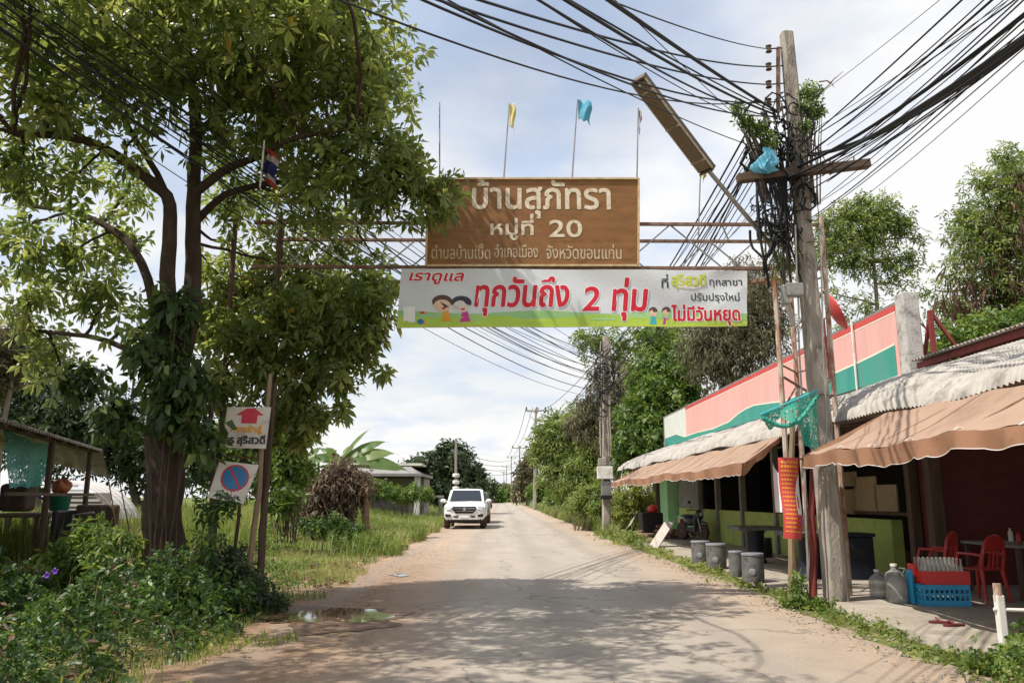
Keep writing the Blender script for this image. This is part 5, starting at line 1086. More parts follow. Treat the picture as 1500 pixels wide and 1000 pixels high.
hc = P(548, 735, 49); r = thing('house', 'low house with thin grey roof and pale porch pillars behind the banana plant', 'house', (hc.x, 52, .4)); hx = hc.x
MB().box((hx, 54, 1.5), (5.4, 4, 2.4)).build('wall', M['oldcon'], r); MB().box((hx - .1, 52.4, 2.83), (6.0, 7.4, .16)).build('roof', M['farroof'], r); MB().add([(hx - 2.6, 51, 2.92), (hx + 2.4, 51, 2.92), (hx + 1.6, 54, 3.5), (hx - 1.8, 54, 3.5), (hx + 2.4, 57, 2.92), (hx - 2.6, 57, 2.92)], [(0, 1, 2, 3), (3, 2, 4, 5), (1, 4, 2), (0, 3, 5)]).build('roof_ridge', M['farroof'], r)
for x in (-2.4, -.6, 2.55): MB().box((hx + x, 49.2, 1.55), (.34 if x > 2 else .2, .3, 2.4)).build('porch_pillar', M['farwall'], r)
f = MB().box((hx - .2, 51.95, 1.7), (1.0, .08, .9)).build('window', M['greywall'], r); MB().box((hx - .2, 51.9, 1.7), (.8, .06, .7)).build('pane', M['carglass'], f)
hc = P(566, 735, 66); r = thing('house', 'far flat roofed house whose pale eave shows just above the nearer roof', 'house', (hc.x, 70, .4)); MB().box((hc.x, 72, 2.0), (4.4, 5, 3.4)).build('wall', M['greywall'], r); MB().box((hc.x, 72, 4.25), (5.0, 6.4, .2)).build('roof', M['farwall'], r)
c = P(624, 728, 50); r = thing('garden_bench', 'grey concrete bench far off at the grass edge under the dark trees', 'bench', (c.x, 50, .2)); MB().box((c.x, 50, 1.55), (2.2, .6, .12)).build('seat', M['oldcon'], r); MB().box((c.x - .9, 50, .8), (.2, .5, 1.4)).build('leg', M['oldcon'], r); MB().box((c.x + .9, 50, .8), (.2, .5, 1.4)).build('leg', M['oldcon'], r)
c = P(790, 735, 160); r = thing('boundary_wall', 'low white wall with a red brown gate panel beside the tall power pole', 'wall', (c.x, 160, 0)); MB().box((5.9, 160, 1.1), (2.6, .3, 2.2)).build('white_panel', M['farwall'], r); MB().box((8.3, 159.8, 1.3), (2.0, .3, 2.5)).build('gate_panel', M['farred'], r); MB().box((10.2, 160, 1.1), (1.6, .3, 2.2)).build('white_panel', M['farwall'], r)
for px_, Y, w_, h_, lab, mm in ((750, 260, 14, 3, 'low pale building far down the right of the road', 'farwall'), (722, 300, 18, 4, 'distant grey roofed building left of the end of the road', 'greywall')):
    c = P(px_, 735, Y); house(lab, (c.x + (8 if px_ > 735 else -14), Y, 0), w_, 8, h_, M['farroof'], M[mm])

# ------------------------------------------------------------------ vegetation
def lobe(px, py, Y, r, ry=None, w=1.0, dz=1.0):
    k = pxm(Y); return (P(px, py, Y), (r * k, (ry if ry else r * k), r * k * dz), w)
def limbs(mb, rnd, start_pts, targets, r0, r1=.012, bend=.25, n=7):
    """from the nearest of some places on the stem out to each target"""
    for t in targets:
        s = min(start_pts, key=lambda p: (Vector(p) - Vector(t)).length + .6 * max(0, Vector(p).z - Vector(t).z)); s = Vector(s); t = Vector(t); ln = (t - s).length
        m_ = s.lerp(t, .5) + Vector((rnd.uniform(-1, 1), rnd.uniform(-1, 1), rnd.uniform(0, 1.2))) * ln * bend; pts = wob(bez(s, m_, t, n), rnd, ln * .02)
        mb.tube(pts, [r0 + (r1 - r0) * i / n for i in range(n + 1)], 5, cap=False)
def tree(name, label, cat, base, trunk_pts, trunk_r, lobes, n, lm, bark, seed, group=None, ln=(.12, .18), wid=.42, ros=6, up=.4, droop=.3, limb_r=.05, twigs=60, shell=.55, tvar=.35, extra=None, outk=1.0):
    rng = np.random.default_rng(seed); rnd = random.Random(seed); r = thing(name, label, cat, base, group)
    mb = MB(); stems = []
    for pts, rr in zip(trunk_pts, trunk_r):
        pts = wob(smooth(pts), rnd, rr[1] * .25); mb.tube(pts, [rr[0] + (rr[1] - rr[0]) * i / (len(pts) - 1) for i in range(len(pts))], 10, cap=False); stems += pts[len(pts) // 3:]
    pts, d, k = in_lobes(lobes, n, rng, shell)
    limbs(mb, rnd, stems, [l[0] for l in lobes], limb_r)
    for i in range(twigs):
        j = rnd.randrange(n); c = Vector(lobes[k[j]][0]); mb.tube(bez(c, c.lerp(Vector(pts[j]), .5) + Vector((0, 0, .1)), pts[j], 4), [limb_r * .4, limb_r * .3, limb_r * .2, limb_r * .14, .004], 4, cap=False)
    mb.build('trunk', bark, r, smooth=60)
    V, F, T = leaf_cloud(pts, rng, ln, wid, ros, up, d * outk, droop, tvar=tvar)
    npmesh('crown', V, F, T, lm, r); return r
def shrub(name, label, cat, base, lobes, n, lm, seed, group=None, ln=(.07, .12), wid=.5, ros=5, up=.6, droop=.25, stem=M['darkwood'], spread=(45, 95), stemr=.012, nst=26):
    rng = np.random.default_rng(seed); rnd = random.Random(seed); r = thing(name, label, cat, base, group); mb = MB(); b = Vector(base)
    pts, d, k = in_lobes(lobes, n, rng, .6); ok = pts[:, 2] > gz(pts[:, 0], pts[:, 1]) + .02; pts, d = pts[ok], d[ok]
    for i in range(nst): t = Vector(pts[rnd.randrange(len(pts))]); s = b + Vector((rnd.uniform(-.2, .2) + (t.x - b.x) * .4, (t.y - b.y) * .4, 0)); mb.tube(bez(s, s.lerp(t, .5) + Vector((0, 0, .15)), t, 5), [stemr, stemr * .9, stemr * .8, stemr * .7, stemr * .5, stemr * .3], 4, cap=False)
    if nst: mb.build('stem', stem, r)
    V, F, T = leaf_cloud(pts, rng, ln, wid, ros, up, d * .5, droop, spread=spread); npmesh('foliage', V, F, T, lm, r); return r

# --- the big tree by the gate
TB = P(243, 872, 11.0); TB.z = .12
def TP(px, py, Y=11.0): return P(px, py, Y)
trunk = [[TB + Vector((0, 0, -.3)), TB, TP(241, 770), TP(240, 690), TP(243, 610), TP(250, 540)], [TP(250, 560), TP(247, 470, 10.9), TP(246, 380, 10.8), TP(249, 300, 10.7), TP(215, 262, 10.5), TP(150, 215, 10.2), TP(90, 200, 9.8), TP(20, 195, 9.4)],
         [TP(258, 560, 11.1), TP(278, 470, 11.2), TP(283, 380, 11.2), TP(284, 280, 11.1), TP(287, 190, 11), TP(276, 90, 10.9), TP(268, 10, 10.8), TP(262, -80, 10.6)], [TP(236, 560), TP(222, 430, 11.2), TP(185, 352, 11.4), TP(110, 312, 11.6), TP(30, 300, 11.8)],
         [TP(283, 285, 11.1), TP(325, 252, 10.9), TP(370, 232, 10.6), TP(440, 200, 10.3), TP(520, 190, 10.1)], [TP(284, 330, 11.2), TP(330, 285, 11.3), TP(400, 268, 11.2), TP(480, 262, 11), TP(580, 270, 10.8)],
         [TP(240, 540), TP(160, 500, 11.3), TP(90, 488, 11.6), TP(20, 482, 11.9)], [TP(249, 330, 10.72), TP(240, 275, 10.65), TP(190, 190, 10.6), TP(150, 120, 10.4), TP(120, 50, 10.2)], [TP(285, 200, 11), TP(360, 130, 10.9), TP(430, 70, 10.7), TP(470, 20, 10.5)]]
trad = [(.28, .21), (.13, .04), (.145, .045), (.085, .03), (.075, .025), (.06, .025), (.05, .02), (.055, .025), (.06, .025)]
BL = [lobe(*a) for a in ((40, 60, 9.6, 85), (140, 40, 10.2, 95), (250, 15, 10.6, 100), (350, 20, 10.8, 95), (430, 55, 10.6, 85), (485, 45, 10.6, 50), (500, 110, 10.5, 50), (535, 95, 10.5, 26), (545, 150, 10.5, 30), (600, 235, 10.5, 34), (70, 150, 9.6, 85), (170, 130, 10.0, 80), (265, 110, 10.4, 85), (360, 110, 10.6, 90), (440, 140, 10.5, 80),
        (520, 165, 10.4, 58), (500, 230, 10.4, 75), (570, 215, 10.4, 52), (570, 270, 10.5, 62), (620, 270, 10.6, 44), (630, 300, 10.7, 42), (655, 275, 10.8, 26), (655, 305, 10.8, 20), (470, 280, 10.6, 70), (545, 300, 10.8, 40, None, .7), (400, 190, 10.7, 70, None, .8), (330, 190, 11.0, 60, None, .6), (30, 240, 10.0, 70, None, .8), (110, 255, 10.6, 65, None, .65), (30, 345, 11.0, 65, None, .7), (100, 370, 11.4, 65, None, .6), (45, 440, 11.6, 65, None, .7), (150, 430, 11.6, 60, None, .6), (170, 350, 12.2, 50, None, .5), (60, 500, 12, 55, None, .45),
        (190, 280, 11.8, 55, None, .55), (330, 300, 12.2, 55, None, .6), (385, 300, 13.2, 50, None, .6), (420, 250, 11.6, 55, None, .7), (330, 240, 12.0, 55, None, .55), (440, 400, 13.3, 55, None, .7), (520, 330, 13.3, 40, None, .6), (555, 380, 13.4, 30, None, .6), (380, 380, 13.3, 50, None, .6), (320, 400, 12.6, 45, None, .5), (200, 200, 10.0, 60, None, .4), (90, 540, 12, 50, None, .35), (210, 480, 11.2, 50, None, .6), (500, 380, 13.3, 45, None, .7), (450, 340, 13.3, 50, None, .6),
        # the part of the crown above and beside the frame
        (60, -90, 9.0, 120, None, .5), (200, -110, 9.6, 120, None, .5), (340, -90, 10.2, 110, None, .55), (440, -40, 10.6, 70, None, .8), (-80, 60, 9.0, 110, None, .5), (-70, 220, 9.6, 90, None, .6))]
BL += [((-3.6, 8.2, 7.6), (1.5, 1.6, .9), 1.0), ((-5.4, 7.2, 7.2), (1.5, 1.5, .9), 1.0), ((-2.6, 9.6, 7.9), (1.4, 1.3, .9), 1.0), ((-3.8, 6.2, 7.5), (1.4, 1.1, .7), .85), ((-2.2, 11.6, 8.1), (1.2, 1.3, .9), .9), ((-6.2, 5.0, 7.6), (1.5, 1.0, .8), .7), ((-4.6, 4.2, 7.9), (1.2, .9, .7), .5), ((-3.0, 4.6, 8.2), (1.1, .7, .6), .35)]  # unseen crown lobes added overhead to cast dappled shade on the road
tree('broadleaf_tree', 'big spreading broadleaf tree with forked dark trunk beside the gate', 'tree', TB, trunk, trad, BL, 5900, L['big'], M['bark'], 3, ln=(.13, .215), wid=.38, ros=7, up=.3, droop=.28, limb_r=.028, twigs=420)
# --- creepers on the trunk and the gate posts
VL = [lobe(*a) for a in ((255, 455, 10.7, 38, .4), (225, 520, 10.6, 40, .4), (265, 560, 10.6, 48, .45), (275, 620, 10.6, 30, .4, .7), (300, 640, 10.6, 28, .4, .6), (240, 600, 10.6, 30, .4, .5), (170, 610, 11.5, 40, .4, .7), (120, 560, 12.0, 40, .4, .45))]
shrub('climbing_creeper', 'dark heart leaved creeper wrapped round the forked trunk of the big tree', 'creeper', TB, VL, 900, L['vine'], 5, nst=10, ln=(.09, .19), wid=.8, ros=3, up=.0, droop=.65, spread=(60, 100))
VL = [lobe(*a) for a in ((350, 430, 12.9, 48, .6), (410, 430, 12.9, 50, .6), (470, 440, 12.9, 48, .6), (515, 430, 12.6, 38, .5), (540, 450, 12.1, 40, .55), (420, 470, 12.1, 60, .6), (490, 485, 12.2, 55, .6), (350, 490, 12.0, 55, .6), (525, 510, 12.2, 34, .5), (460, 540, 12.3, 44, .5), (390, 540, 12.2, 45, .5), (320, 560, 11.8, 40, .5), (430, 590, 12.3, 38, .5), (545, 420, 12.8, 24, .5), (300, 470, 12.4, 40, .5), (575, 420, 12.8, 14, .3), (560, 545, 12.3, 10, .3), (500, 600, 12.4, 14, .3), (440, 640, 12.5, 16, .3), (380, 640, 12.5, 18, .4), (350, 600, 12.3, 26, .4, .5), (550, 490, 12.3, 18, .4), (460, 610, 12.4, 24, .4), (505, 560, 12.3, 24, .4), (400, 620, 12.6, 30, .4, .5))]
shrub('gate_creeper', 'thick leafy creeper smothering the left end of the gate and its posts', 'creeper', (-3.7, 12.4, .2), VL, 2300, L['big'], 6, ln=(.12, .20), wid=.42, ros=6, up=.1, droop=.4, stemr=.018, nst=0)
# --- foreground undergrowth on the left
def hedge_pts(n, rng, xr, yr, hfun):
    x = rng.uniform(*xr, n); y = rng.uniform(*yr, n); h = hfun(x, y); z = gz(x, y) + h * rng.random(n) ** .45; ok = h > .06; return np.stack([x, y, z], 1)[ok]
rng = np.random.default_rng(31)
def uh(x, y):
    e = -2.72 - .22 * np.sin(y * 1.9) - .12 * np.sin(y * 5.3) + .16 * np.maximum(0, 8.5 - y) * 0; d = e - x
    lump = .58 + .22 * np.sin(x * 2.3 + y * 1.1) + .20 * np.sin(y * 2.9 - x * 1.2) + .12 * np.sin(x * 6 + y * 5)
    return sst(0, 1.2, d) * np.clip(lump, .18, 1.1) * sst(12.6, 11.2, y) * (1 - .25 * sst(9, 12, y))
def under(n, sd, ln, ros, wid, lm, name, xr=(-11, -2.3), yr=(4.4, 12.4), hf=uh, up=.9, droop=.25):
    g_ = np.random.default_rng(sd); p_ = hedge_pts(n, g_, xr, yr, hf); n_ = np.sin(p_[:, 0] * 3.1 + 1.3 * np.sin(p_[:, 1] * 2.2)) * np.sin(p_[:, 1] * 3.7 + p_[:, 0]); tb_ = np.clip(.45 + .4 * n_ + g_.normal(size=len(p_)) * .16, 0, 1); V, F, T = leaf_cloud(p_, g_, ln, wid, ros, up, None, droop, spread=(40, 95), tvar=.3, tbase=tb_); o = npmesh(name, V, F, T, lm); o['kind'] = 'stuff'; return o
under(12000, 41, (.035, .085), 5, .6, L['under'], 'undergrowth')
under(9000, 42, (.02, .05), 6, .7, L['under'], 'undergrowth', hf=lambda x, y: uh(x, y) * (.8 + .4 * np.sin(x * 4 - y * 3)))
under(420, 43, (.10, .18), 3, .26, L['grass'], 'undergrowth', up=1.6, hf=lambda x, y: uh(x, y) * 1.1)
under(500, 44, (.06, .14), 2, .4, L['deadleaf'], 'undergrowth')
g_ = np.random.default_rng(45); p_ = hedge_pts(160, g_, (-10, -2.9), (4.8, 12), uh); mb = MB()
for q_ in p_: a = Vector(q_); b = Vector((q_[0] + g_.normal() * .15, q_[1] + g_.normal() * .15, float(gz(q_[0], q_[1])))); mb.tube(bez(b, a.lerp(b, .4) + Vector((g_.normal() * .1, g_.normal() * .1, .1)), a + Vector((g_.normal() * .1, g_.normal() * .1, .10 + .1 * g_.random())), 5), [.009, .008, .007, .006, .004, .002], 4, cap=False)
o = mb.build('undergrowth', M['bamboo']); o['kind'] = 'stuff'
shrub('leafy_shrub', 'low leafy shrub with a few tall sprays at the foot of the big trunk', 'shrub', P(262, 880, 10.4), [lobe(300, 752, 10.6, 22, .3, .5), lobe(330, 740, 10.7, 20, .3, .5), lobe(300, 800, 10.4, 26, .35, .5), lobe(235, 860, 10.0, 40, .4), lobe(290, 870, 10.2, 40, .4), lobe(335, 880, 10.3, 36, .4), lobe(300, 900, 10, 40, .4)], 560, L['under'], 8, ln=(.07, .13), wid=.42, up=.4, droop=.4)
shrub('leafy_shrub', 'bright green ferny shrub in front of the dark armchair', 'shrub', P(140, 850, 10.8), [lobe(140, 790, 11, 34, .4), lobe(115, 815, 10.8, 36, .4), lobe(165, 815, 10.6, 40, .4)], 420, L['mid'], 9, ln=(.10, .17), wid=.34, up=.5, droop=.4)
shrub('leafy_shrub', 'shaded dark shrub around the feet of the sign stakes', 'shrub', P(345, 880, 11.3), [lobe(325, 830, 11.6, 40, .4), lobe(350, 870, 11.3, 46, .45), lobe(300, 850, 11.2, 40, .4), lobe(385, 885, 11, 34, .4)], 800, L['dark'], 10, ln=(.07, .13), wid=.4, up=.5)
mb = MB()
for px_, py_ in ((82, 836), (70, 842)):
    c = P(px_, py_, 7.9)
    for k in range(5): a = k * 1.2566; mb.add([c, c + Vector((.025 * math.cos(a), -.02, .025 * math.sin(a))), c + Vector((.036 * math.cos(a + .5), -.01, .036 * math.sin(a + .5))), c + Vector((.025 * math.cos(a + 1), -.02, .025 * math.sin(a + 1)))], [(0, 1, 2, 3)])
tag(mb.build('violet_flowers', M['bloom']), 'two violet blossoms in the undergrowth at the left', 'flower')

# --- grasses
def grass_patch(name, n, sd, xr, yr, h, w, lm, keep, lean=.4):
    g_ = np.random.default_rng(sd); x = g_.uniform(*xr, n); y = yr[0] + (yr[1] - yr[0]) * g_.random(n) ** 1.25; k = keep(x, y, g_); x, y = x[k], y[k]
    V, F, T = blades(np.stack([x, y, gz(x, y) - .01], 1), g_, h, w, lean, tw=.25 * np.sin(x * 1.3 + y * .7) + .05); o = npmesh(name, V, F, T, lm); o['kind'] = 'stuff'; return o
edge = lambda x, y, d=0.0: -2.95 + .22 * np.sin(y * .9 + .4) + .14 * np.sin(y * 2.7) - d
grass_patch('tall_grass', 70000, 51, (-16, -2.6), (21, 58), (.18, .72), .010, L['lush'], lambda x, y, g_: (x < edge(x, y)) & (g_.random(len(x)) < .35 + .65 * sst(24, 28, y)) & ~((x > -7.6) & (x < -4.0) & (y < 28.2) & (g_.random(len(x)) < .8)), lean=.7)
grass_patch('verge_grass', 38000, 52, (-9, -2.6), (12.2, 28), (.03, .17), .007, L['lush'], lambda x, y, g_: (x < edge(x, y, -.10 + .85 * sst(15.5, 12.3, y))) & (g_.random(len(x)) < .30 + .70 * sst(-.6, .5, np.sin(x * 1.7 + y * .8) + np.sin(y * 1.9 - x))))
grass_patch('dry_grass', 26000, 53, (-17, -4.6), (14, 34), (.3, .95), .010, L['grass'], lambda x, y, g_: (x < -6.2 + .5 * np.sin(y)) & (x < -y * .245 - 1.2))
grass_patch('roadside_grass', 34000, 54, (3.75, 8.5), (31, 80), (.12, .65), .018, L['lush'], lambda x, y, g_: (x > 4.0 + .15 * np.sin(y * 1.1)) & ~((x > 4.5) & (y < 35)))
grass_patch('far_grass', 14000, 55, (-26, 9), (58, 120), (.4, 1.0), .05, L['lush'], lambda x, y, g_: (x < -3.2) | (x > 4.4))
def verge_weeds(n, sd, xr, yr, lm, ln, h, keep):
    g_ = np.random.default_rng(sd); x = g_.uniform(*xr, n); y = g_.uniform(*yr, n); k = keep(x, y, g_); x, y = x[k], y[k]; p_ = np.stack([x, y, gz(x, y) + g_.random(len(x)) * h], 1)
    V, F, T = leaf_cloud(p_, g_, ln, .4, 5, .8, None, .25, spread=(35, 90)); o = npmesh('verge_weeds', V, F, T, lm); o['kind'] = 'stuff'
patch = lambda x, y, t: np.sin(x * 1.9 + y * .6 + 1) + np.sin(y * 1.3 - x * .8) + np.sin(x * 4.1) * .5 > t
grass_patch('verge_grass', 5200, 59, (-3.5, -2.0), (5.2, 13), (.03, .16), .006, L['lush'], lambda x, y, g_: (x < -2.62 + .3 * np.sin(y * 2.3) + .2 * np.sin(y * 5.1)) & ~((y > 9.0) & (y < 12.2) & (x > -2.95)))
verge_weeds(700, 60, (-3.2, -2.1), (5.2, 13), L['grass'], (.03, .07), .08, lambda x, y, g_: (x < -2.5 + .3 * np.sin(y * 2.3)) & patch(x * 2, y * 2, .0) & ~((y > 9.0) & (y < 12.2)))
verge_weeds(5200, 56, (-9, -2.7), (20, 46), L['mid'], (.06, .16), .45, lambda x, y, g_: (x < edge(x, y)) & patch(x, y, .3))
verge_weeds(2600, 57, (-8, -2.6), (12.5, 24), L['under'], (.03, .08), .14, lambda x, y, g_: (x < edge(x, y, .5 * sst(15.5, 12.3, y))) & patch(x, y, .2))
verge_weeds(1300, 58, (-8, -2.6), (12.3, 30), L['deadleaf'], (.05, .12), .10, lambda x, y, g_: (x < edge(x, y, -.1)) & patch(y, x, .1))
# weeds along the pavement edge
def weeds(name, n, sd, xr, yr, lm, ln, hmax, mod=1.0, kx=None):
    g_ = np.random.default_rng(sd); y = g_.uniform(*yr, n); c = (xr[0] + xr[1]) / 2; x = c + g_.normal(size=n) * (xr[1] - xr[0]) / 2.6 + .07 * np.sin(y * 2.1); a = .5 + .5 * np.sin(y * 1.9 + 1) * np.sin(y * .73 + 2); k = g_.random(n) < .15 + mod * a; x, y, a = x[k], y[k], a[k]
    p_ = np.stack([x, y, .01 + g_.random(len(x)) * hmax * (.25 + a) * np.exp(-((x - c) / (xr[1] - xr[0]) * 1.6) ** 2)], 1); V, F, T = leaf_cloud(p_, g_, ln, .5, 5, .8, None, .2, spread=(45, 95)); o = npmesh(name, V, F, T, lm); o['kind'] = 'stuff'
weeds('roadside_weeds', 900, 61, (4.05, 4.5), (5.8, 13.2), L['mid'], (.03, .065), .13, .9)
weeds('roadside_weeds', 600, 66, (4.0, 4.6), (5.8, 13.2), L['grass'], (.04, .09), .10, .8)
weeds('roadside_weeds', 900, 62, (4.0, 4.5), (13, 26), L['grass'], (.05, .10), .13, .8)
weeds('roadside_weeds', 1300, 63, (3.95, 4.8), (25, 33), L['lush'], (.08, .16), .30, 1)
shrub('corner_weed', 'bright green leafy weed clump below the white barrier post', 'weed', G(1500, 985), [(G(1490, 985) + Vector((.05, .1, .10)), (.30, .35, .17), 1), (G(1460, 990) + Vector((0, 0, .06)), (.25, .25, .12), .7), (G(1525, 960) + Vector((.1, 0, .16)), (.3, .4, .2), 1)], 420, L['mid'], 64, ln=(.05, .09), wid=.6)
shrub('pole_weed', 'straggly green weed growing between the gate legs and the near concrete pole', 'weed', G(1170, 880), [(P(1168, 860, 11.3), (.14, .12, .25), 1), (P(1200, 885, 11.1), (.2, .15, .12), 1), (P(1160, 885, 11.4), (.25, .2, .1), 1)], 200, L['mid'], 65, ln=(.05, .09), wid=.4)
# vine clumps on the near pole
for i, (lb, lab) in enumerate(((((1186, 140, 11.4, 20, .2), (1180, 160, 11.4, 18, .2), (1196, 165, 11.4, 13, .15), (1180, 185, 11.35, 13, .15)), 'leafy green vine tuft on the right side of the near concrete pole'), (((1082, 160, 11.2, 12, .12), (1098, 178, 11.2, 14, .12), (1115, 190, 11.2, 15, .15), (1085, 180, 11.2, 12, .12, .5), (1128, 205, 11.2, 14, .15, .7)), 'thin vine spray hanging on the cables left of the near pole'), (((1140, 345, 11.6, 24, .25), (1150, 385, 11.6, 26, .3), (1150, 300, 11.5, 18, .2, .6), (1185, 360, 11.6, 18, .2, .5)), 'pale climbing vine between the gate post and the near pole'))):
    shrub('pole_vine', lab, 'vine', P(1165, 300, 11.5), [lobe(*a) for a in lb], (240, 170, 230)[i], L['mid'] if i < 2 else L['fine'], 70 + i, ln=(.05, .10), wid=.35, up=.2, droop=.3, stem=M['bark2'])
mb = MB(); rnd = random.Random(77)
for a, b in (((1185, 150), (1235, 105)), ((1178, 205), (1206, 232)), ((1172, 190), (1215, 250)), ((1160, 180), (1085, 185)), ((1150, 230), (1085, 190)), ((1200, 120), (1222, 128))): mb.tube(wob(bez(P(*a, 11.4), P((a[0] + b[0]) / 2 + 8, (a[1] + b[1]) / 2 - 8, 11.35), P(*b, 11.3), 6), rnd, .02), [.014, .013, .012, .011, .009, .007, .004], 4)
tag(mb.build('bare_twigs', M['bark2']), 'bare dry creeper twigs sticking out of the near pole', 'twig')

# --- banana plants
def banana(label, base, h, leaves, seed):
    rng = np.random.default_rng(seed); rnd = random.Random(seed); r = thing('banana_plant', label, 'banana plant', base); b = Vector(base); top = b + Vector((rnd.uniform(-.15, .15), 0, h))
    MB().tube([b, b.lerp(top, .5) + Vector((.05, 0, 0)), top], [.17, .14, .08], 10).build('pseudostem', M['wood'], r, smooth=60)
    for (tx, tz, wd, back) in leaves:
        tip = top + Vector((tx, back, tz)); mid = top.lerp(tip, .5) + Vector((0, 0, abs(tx) * .22 + .18)); pts = bez(top, mid, tip, 14); V = []; m = len(pts)
        for i, p_ in enumerate(pts):
            u = i / (m - 1); w = wd * max(.02, math.sin(min(1, u * 1.12 + .02) * math.pi) ** .55) * (1 if u > .12 else .15); t_ = (pts[min(i + 1, m - 1)] - pts[max(0, i - 1)]).normalized(); s_ = t_.cross(Vector((0, 0, 1))).normalized(); s_ = Vector((s_.x, -abs(s_.y) - .2, s_.z)).normalized(); tear = rnd.uniform(.62, 1.05) * (.55 if rnd.random() < .12 else 1)
            V += [p_ - s_ * w * tear * .8 + Vector((0, 0, .15 * w)), p_, p_ + s_ * w * tear * .75 + Vector((0, 0, -1.0 * w))]
        F = [(i * 3 + k, i * 3 + k + 1, i * 3 + k + 4, i * 3 + k + 3) for i in range(m - 1) for k in range(2)]
        npmesh('leaf', np.array([list(v) for v in V]), np.array(F), np.clip(np.full(len(V), rnd.uniform(.2, .9)) + rng.normal(size=len(V)) * .04, 0, 1), L['banana'], r)
    V, F, T = leaf_cloud(np.array(list(b)) + np.array([[0, 0, h * .5]]) + rng.normal(size=(26, 3)) * np.array([[.14, .14, h * .25]]), rng, (.5, 1.0), .22, 2, -.9, None, .6); npmesh('dead_leaves', V, F, T, L['deadleaf'], r); return r
bz = float(gz(-7, 30))
banana('tall banana plant with long leaves arching right over the dry vine mound', (P(492, 780, 30).x, 30, bz), 2.5, [(2.2, .25, .42, .2), (1.8, .75, .34, .3), (1.15, 1.25, .20, .2), (-.9, .5, .28, .5), (-1.2, .1, .28, -.3), (2.75, -.45, .44, -.1), (1.4, -.2, .26, -.5), (-.4, .5, .26, -.6), (.5, .7, .22, .6), (1.0, -.6, .26, -.7)], 81)
banana('banana plant left of the tall one with brown dead leaves hanging down its stem', (P(436, 780, 29).x, 29, bz), 2.3, [(-1.1, .4, .3, .2), (.8, .7, .3, .3), (-.6, 1.1, .28, .1), (1.2, .2, .32, -.3), (.1, 1.3, .3, .2)], 82)
banana('young banana plant almost hidden behind the dry mound', (P(470, 780, 28.5).x, 28.5, bz), 1.7, [(.8, .5, .28, .2), (-.7, .6, .26, .2), (.3, .9, .28, -.2)], 83)
# dry vine mound on posts
mo = P(505, 790, 28); mo.z = .2
r = thing('dry_vine_mound', 'brown mound of dried creeper smothering old wooden posts by the road', 'vine mound', mo); rng = np.random.default_rng(91); rnd = random.Random(9)
for px_ in (478, 512, 536): c = P(px_, 790, 27.9); MB().tube([(c.x, c.y, 0), (c.x + rnd.uniform(-.1, .1), c.y, 2.0)], [.14, .10], 8).build('post', M['rust'] if px_ == 536 else M['darkwood'], r, smooth=50)
pts, d, k = in_lobes([lobe(470, 715, 28, 28, .7), lobe(500, 700, 28, 32, .8), lobe(525, 712, 28, 22, .6), lobe(480, 745, 28, 26, .6, .7), lobe(505, 735, 28, 24, .6, .7), lobe(455, 735, 28.4, 20, .5, .7)], 1500, rng); V, F, T = leaf_cloud(pts, rng, (.12, .34), .28, 4, -.2, None, .5); npmesh('dried_foliage', V, F, T, L['dry'], r)
mb = MB()
for i in range(70): j = rnd.randrange(len(pts)); p_ = Vector(pts[j]); mb.tube(bez(p_, p_ + Vector((rnd.uniform(-.4, .4), rnd.uniform(-.3, .3), .3)), p_ + Vector((rnd.uniform(-.5, .5), rnd.uniform(-.3, .3), rnd.uniform(-1.2, .1))), 5), .012, 3, cap=False)
mb.build('dried_stems', M['wood'], r)
shrub('verge_shrub', 'grey green low shrub growing round the foot of the dry vine mound', 'shrub', (mo.x, 27, .2), [lobe(455, 775, 26.8, 22, .5), lobe(490, 778, 26.6, 24, .5), lobe(520, 782, 26.5, 18, .4), lobe(430, 785, 26.5, 18, .4, .6)], 700, L['under'], 92, ln=(.10, .18), wid=.45)
shrub('verge_shrub', 'yellow green leafy bush behind the sign boards left of the banana plants', 'shrub', (P(420, 780, 22).x, 22, .3), [lobe(420, 650, 22, 30, .7), lobe(405, 690, 22, 28, .7), lobe(440, 690, 22.3, 24, .6), lobe(415, 730, 21.8, 26, .6), lobe(445, 640, 22.3, 22, .5, .6)], 650, L['mid'], 93, ln=(.14, .26), wid=.4)

shrub('verge_shrub', 'scruffy green bush in front of the grey roofed house', 'shrub', (P(600, 735, 47).x, 47, .2), [lobe(605, 722, 47, 14, .6), lobe(590, 728, 47, 12, .6), lobe(625, 725, 47, 12, .6), lobe(545, 715, 44, 16, .6), lobe(562, 716, 44, 13, .6), lobe(580, 722, 45, 12, .6), lobe(530, 705, 43, 14, .6)], 800, L['mid'], 94, ln=(.14, .26), wid=.4)
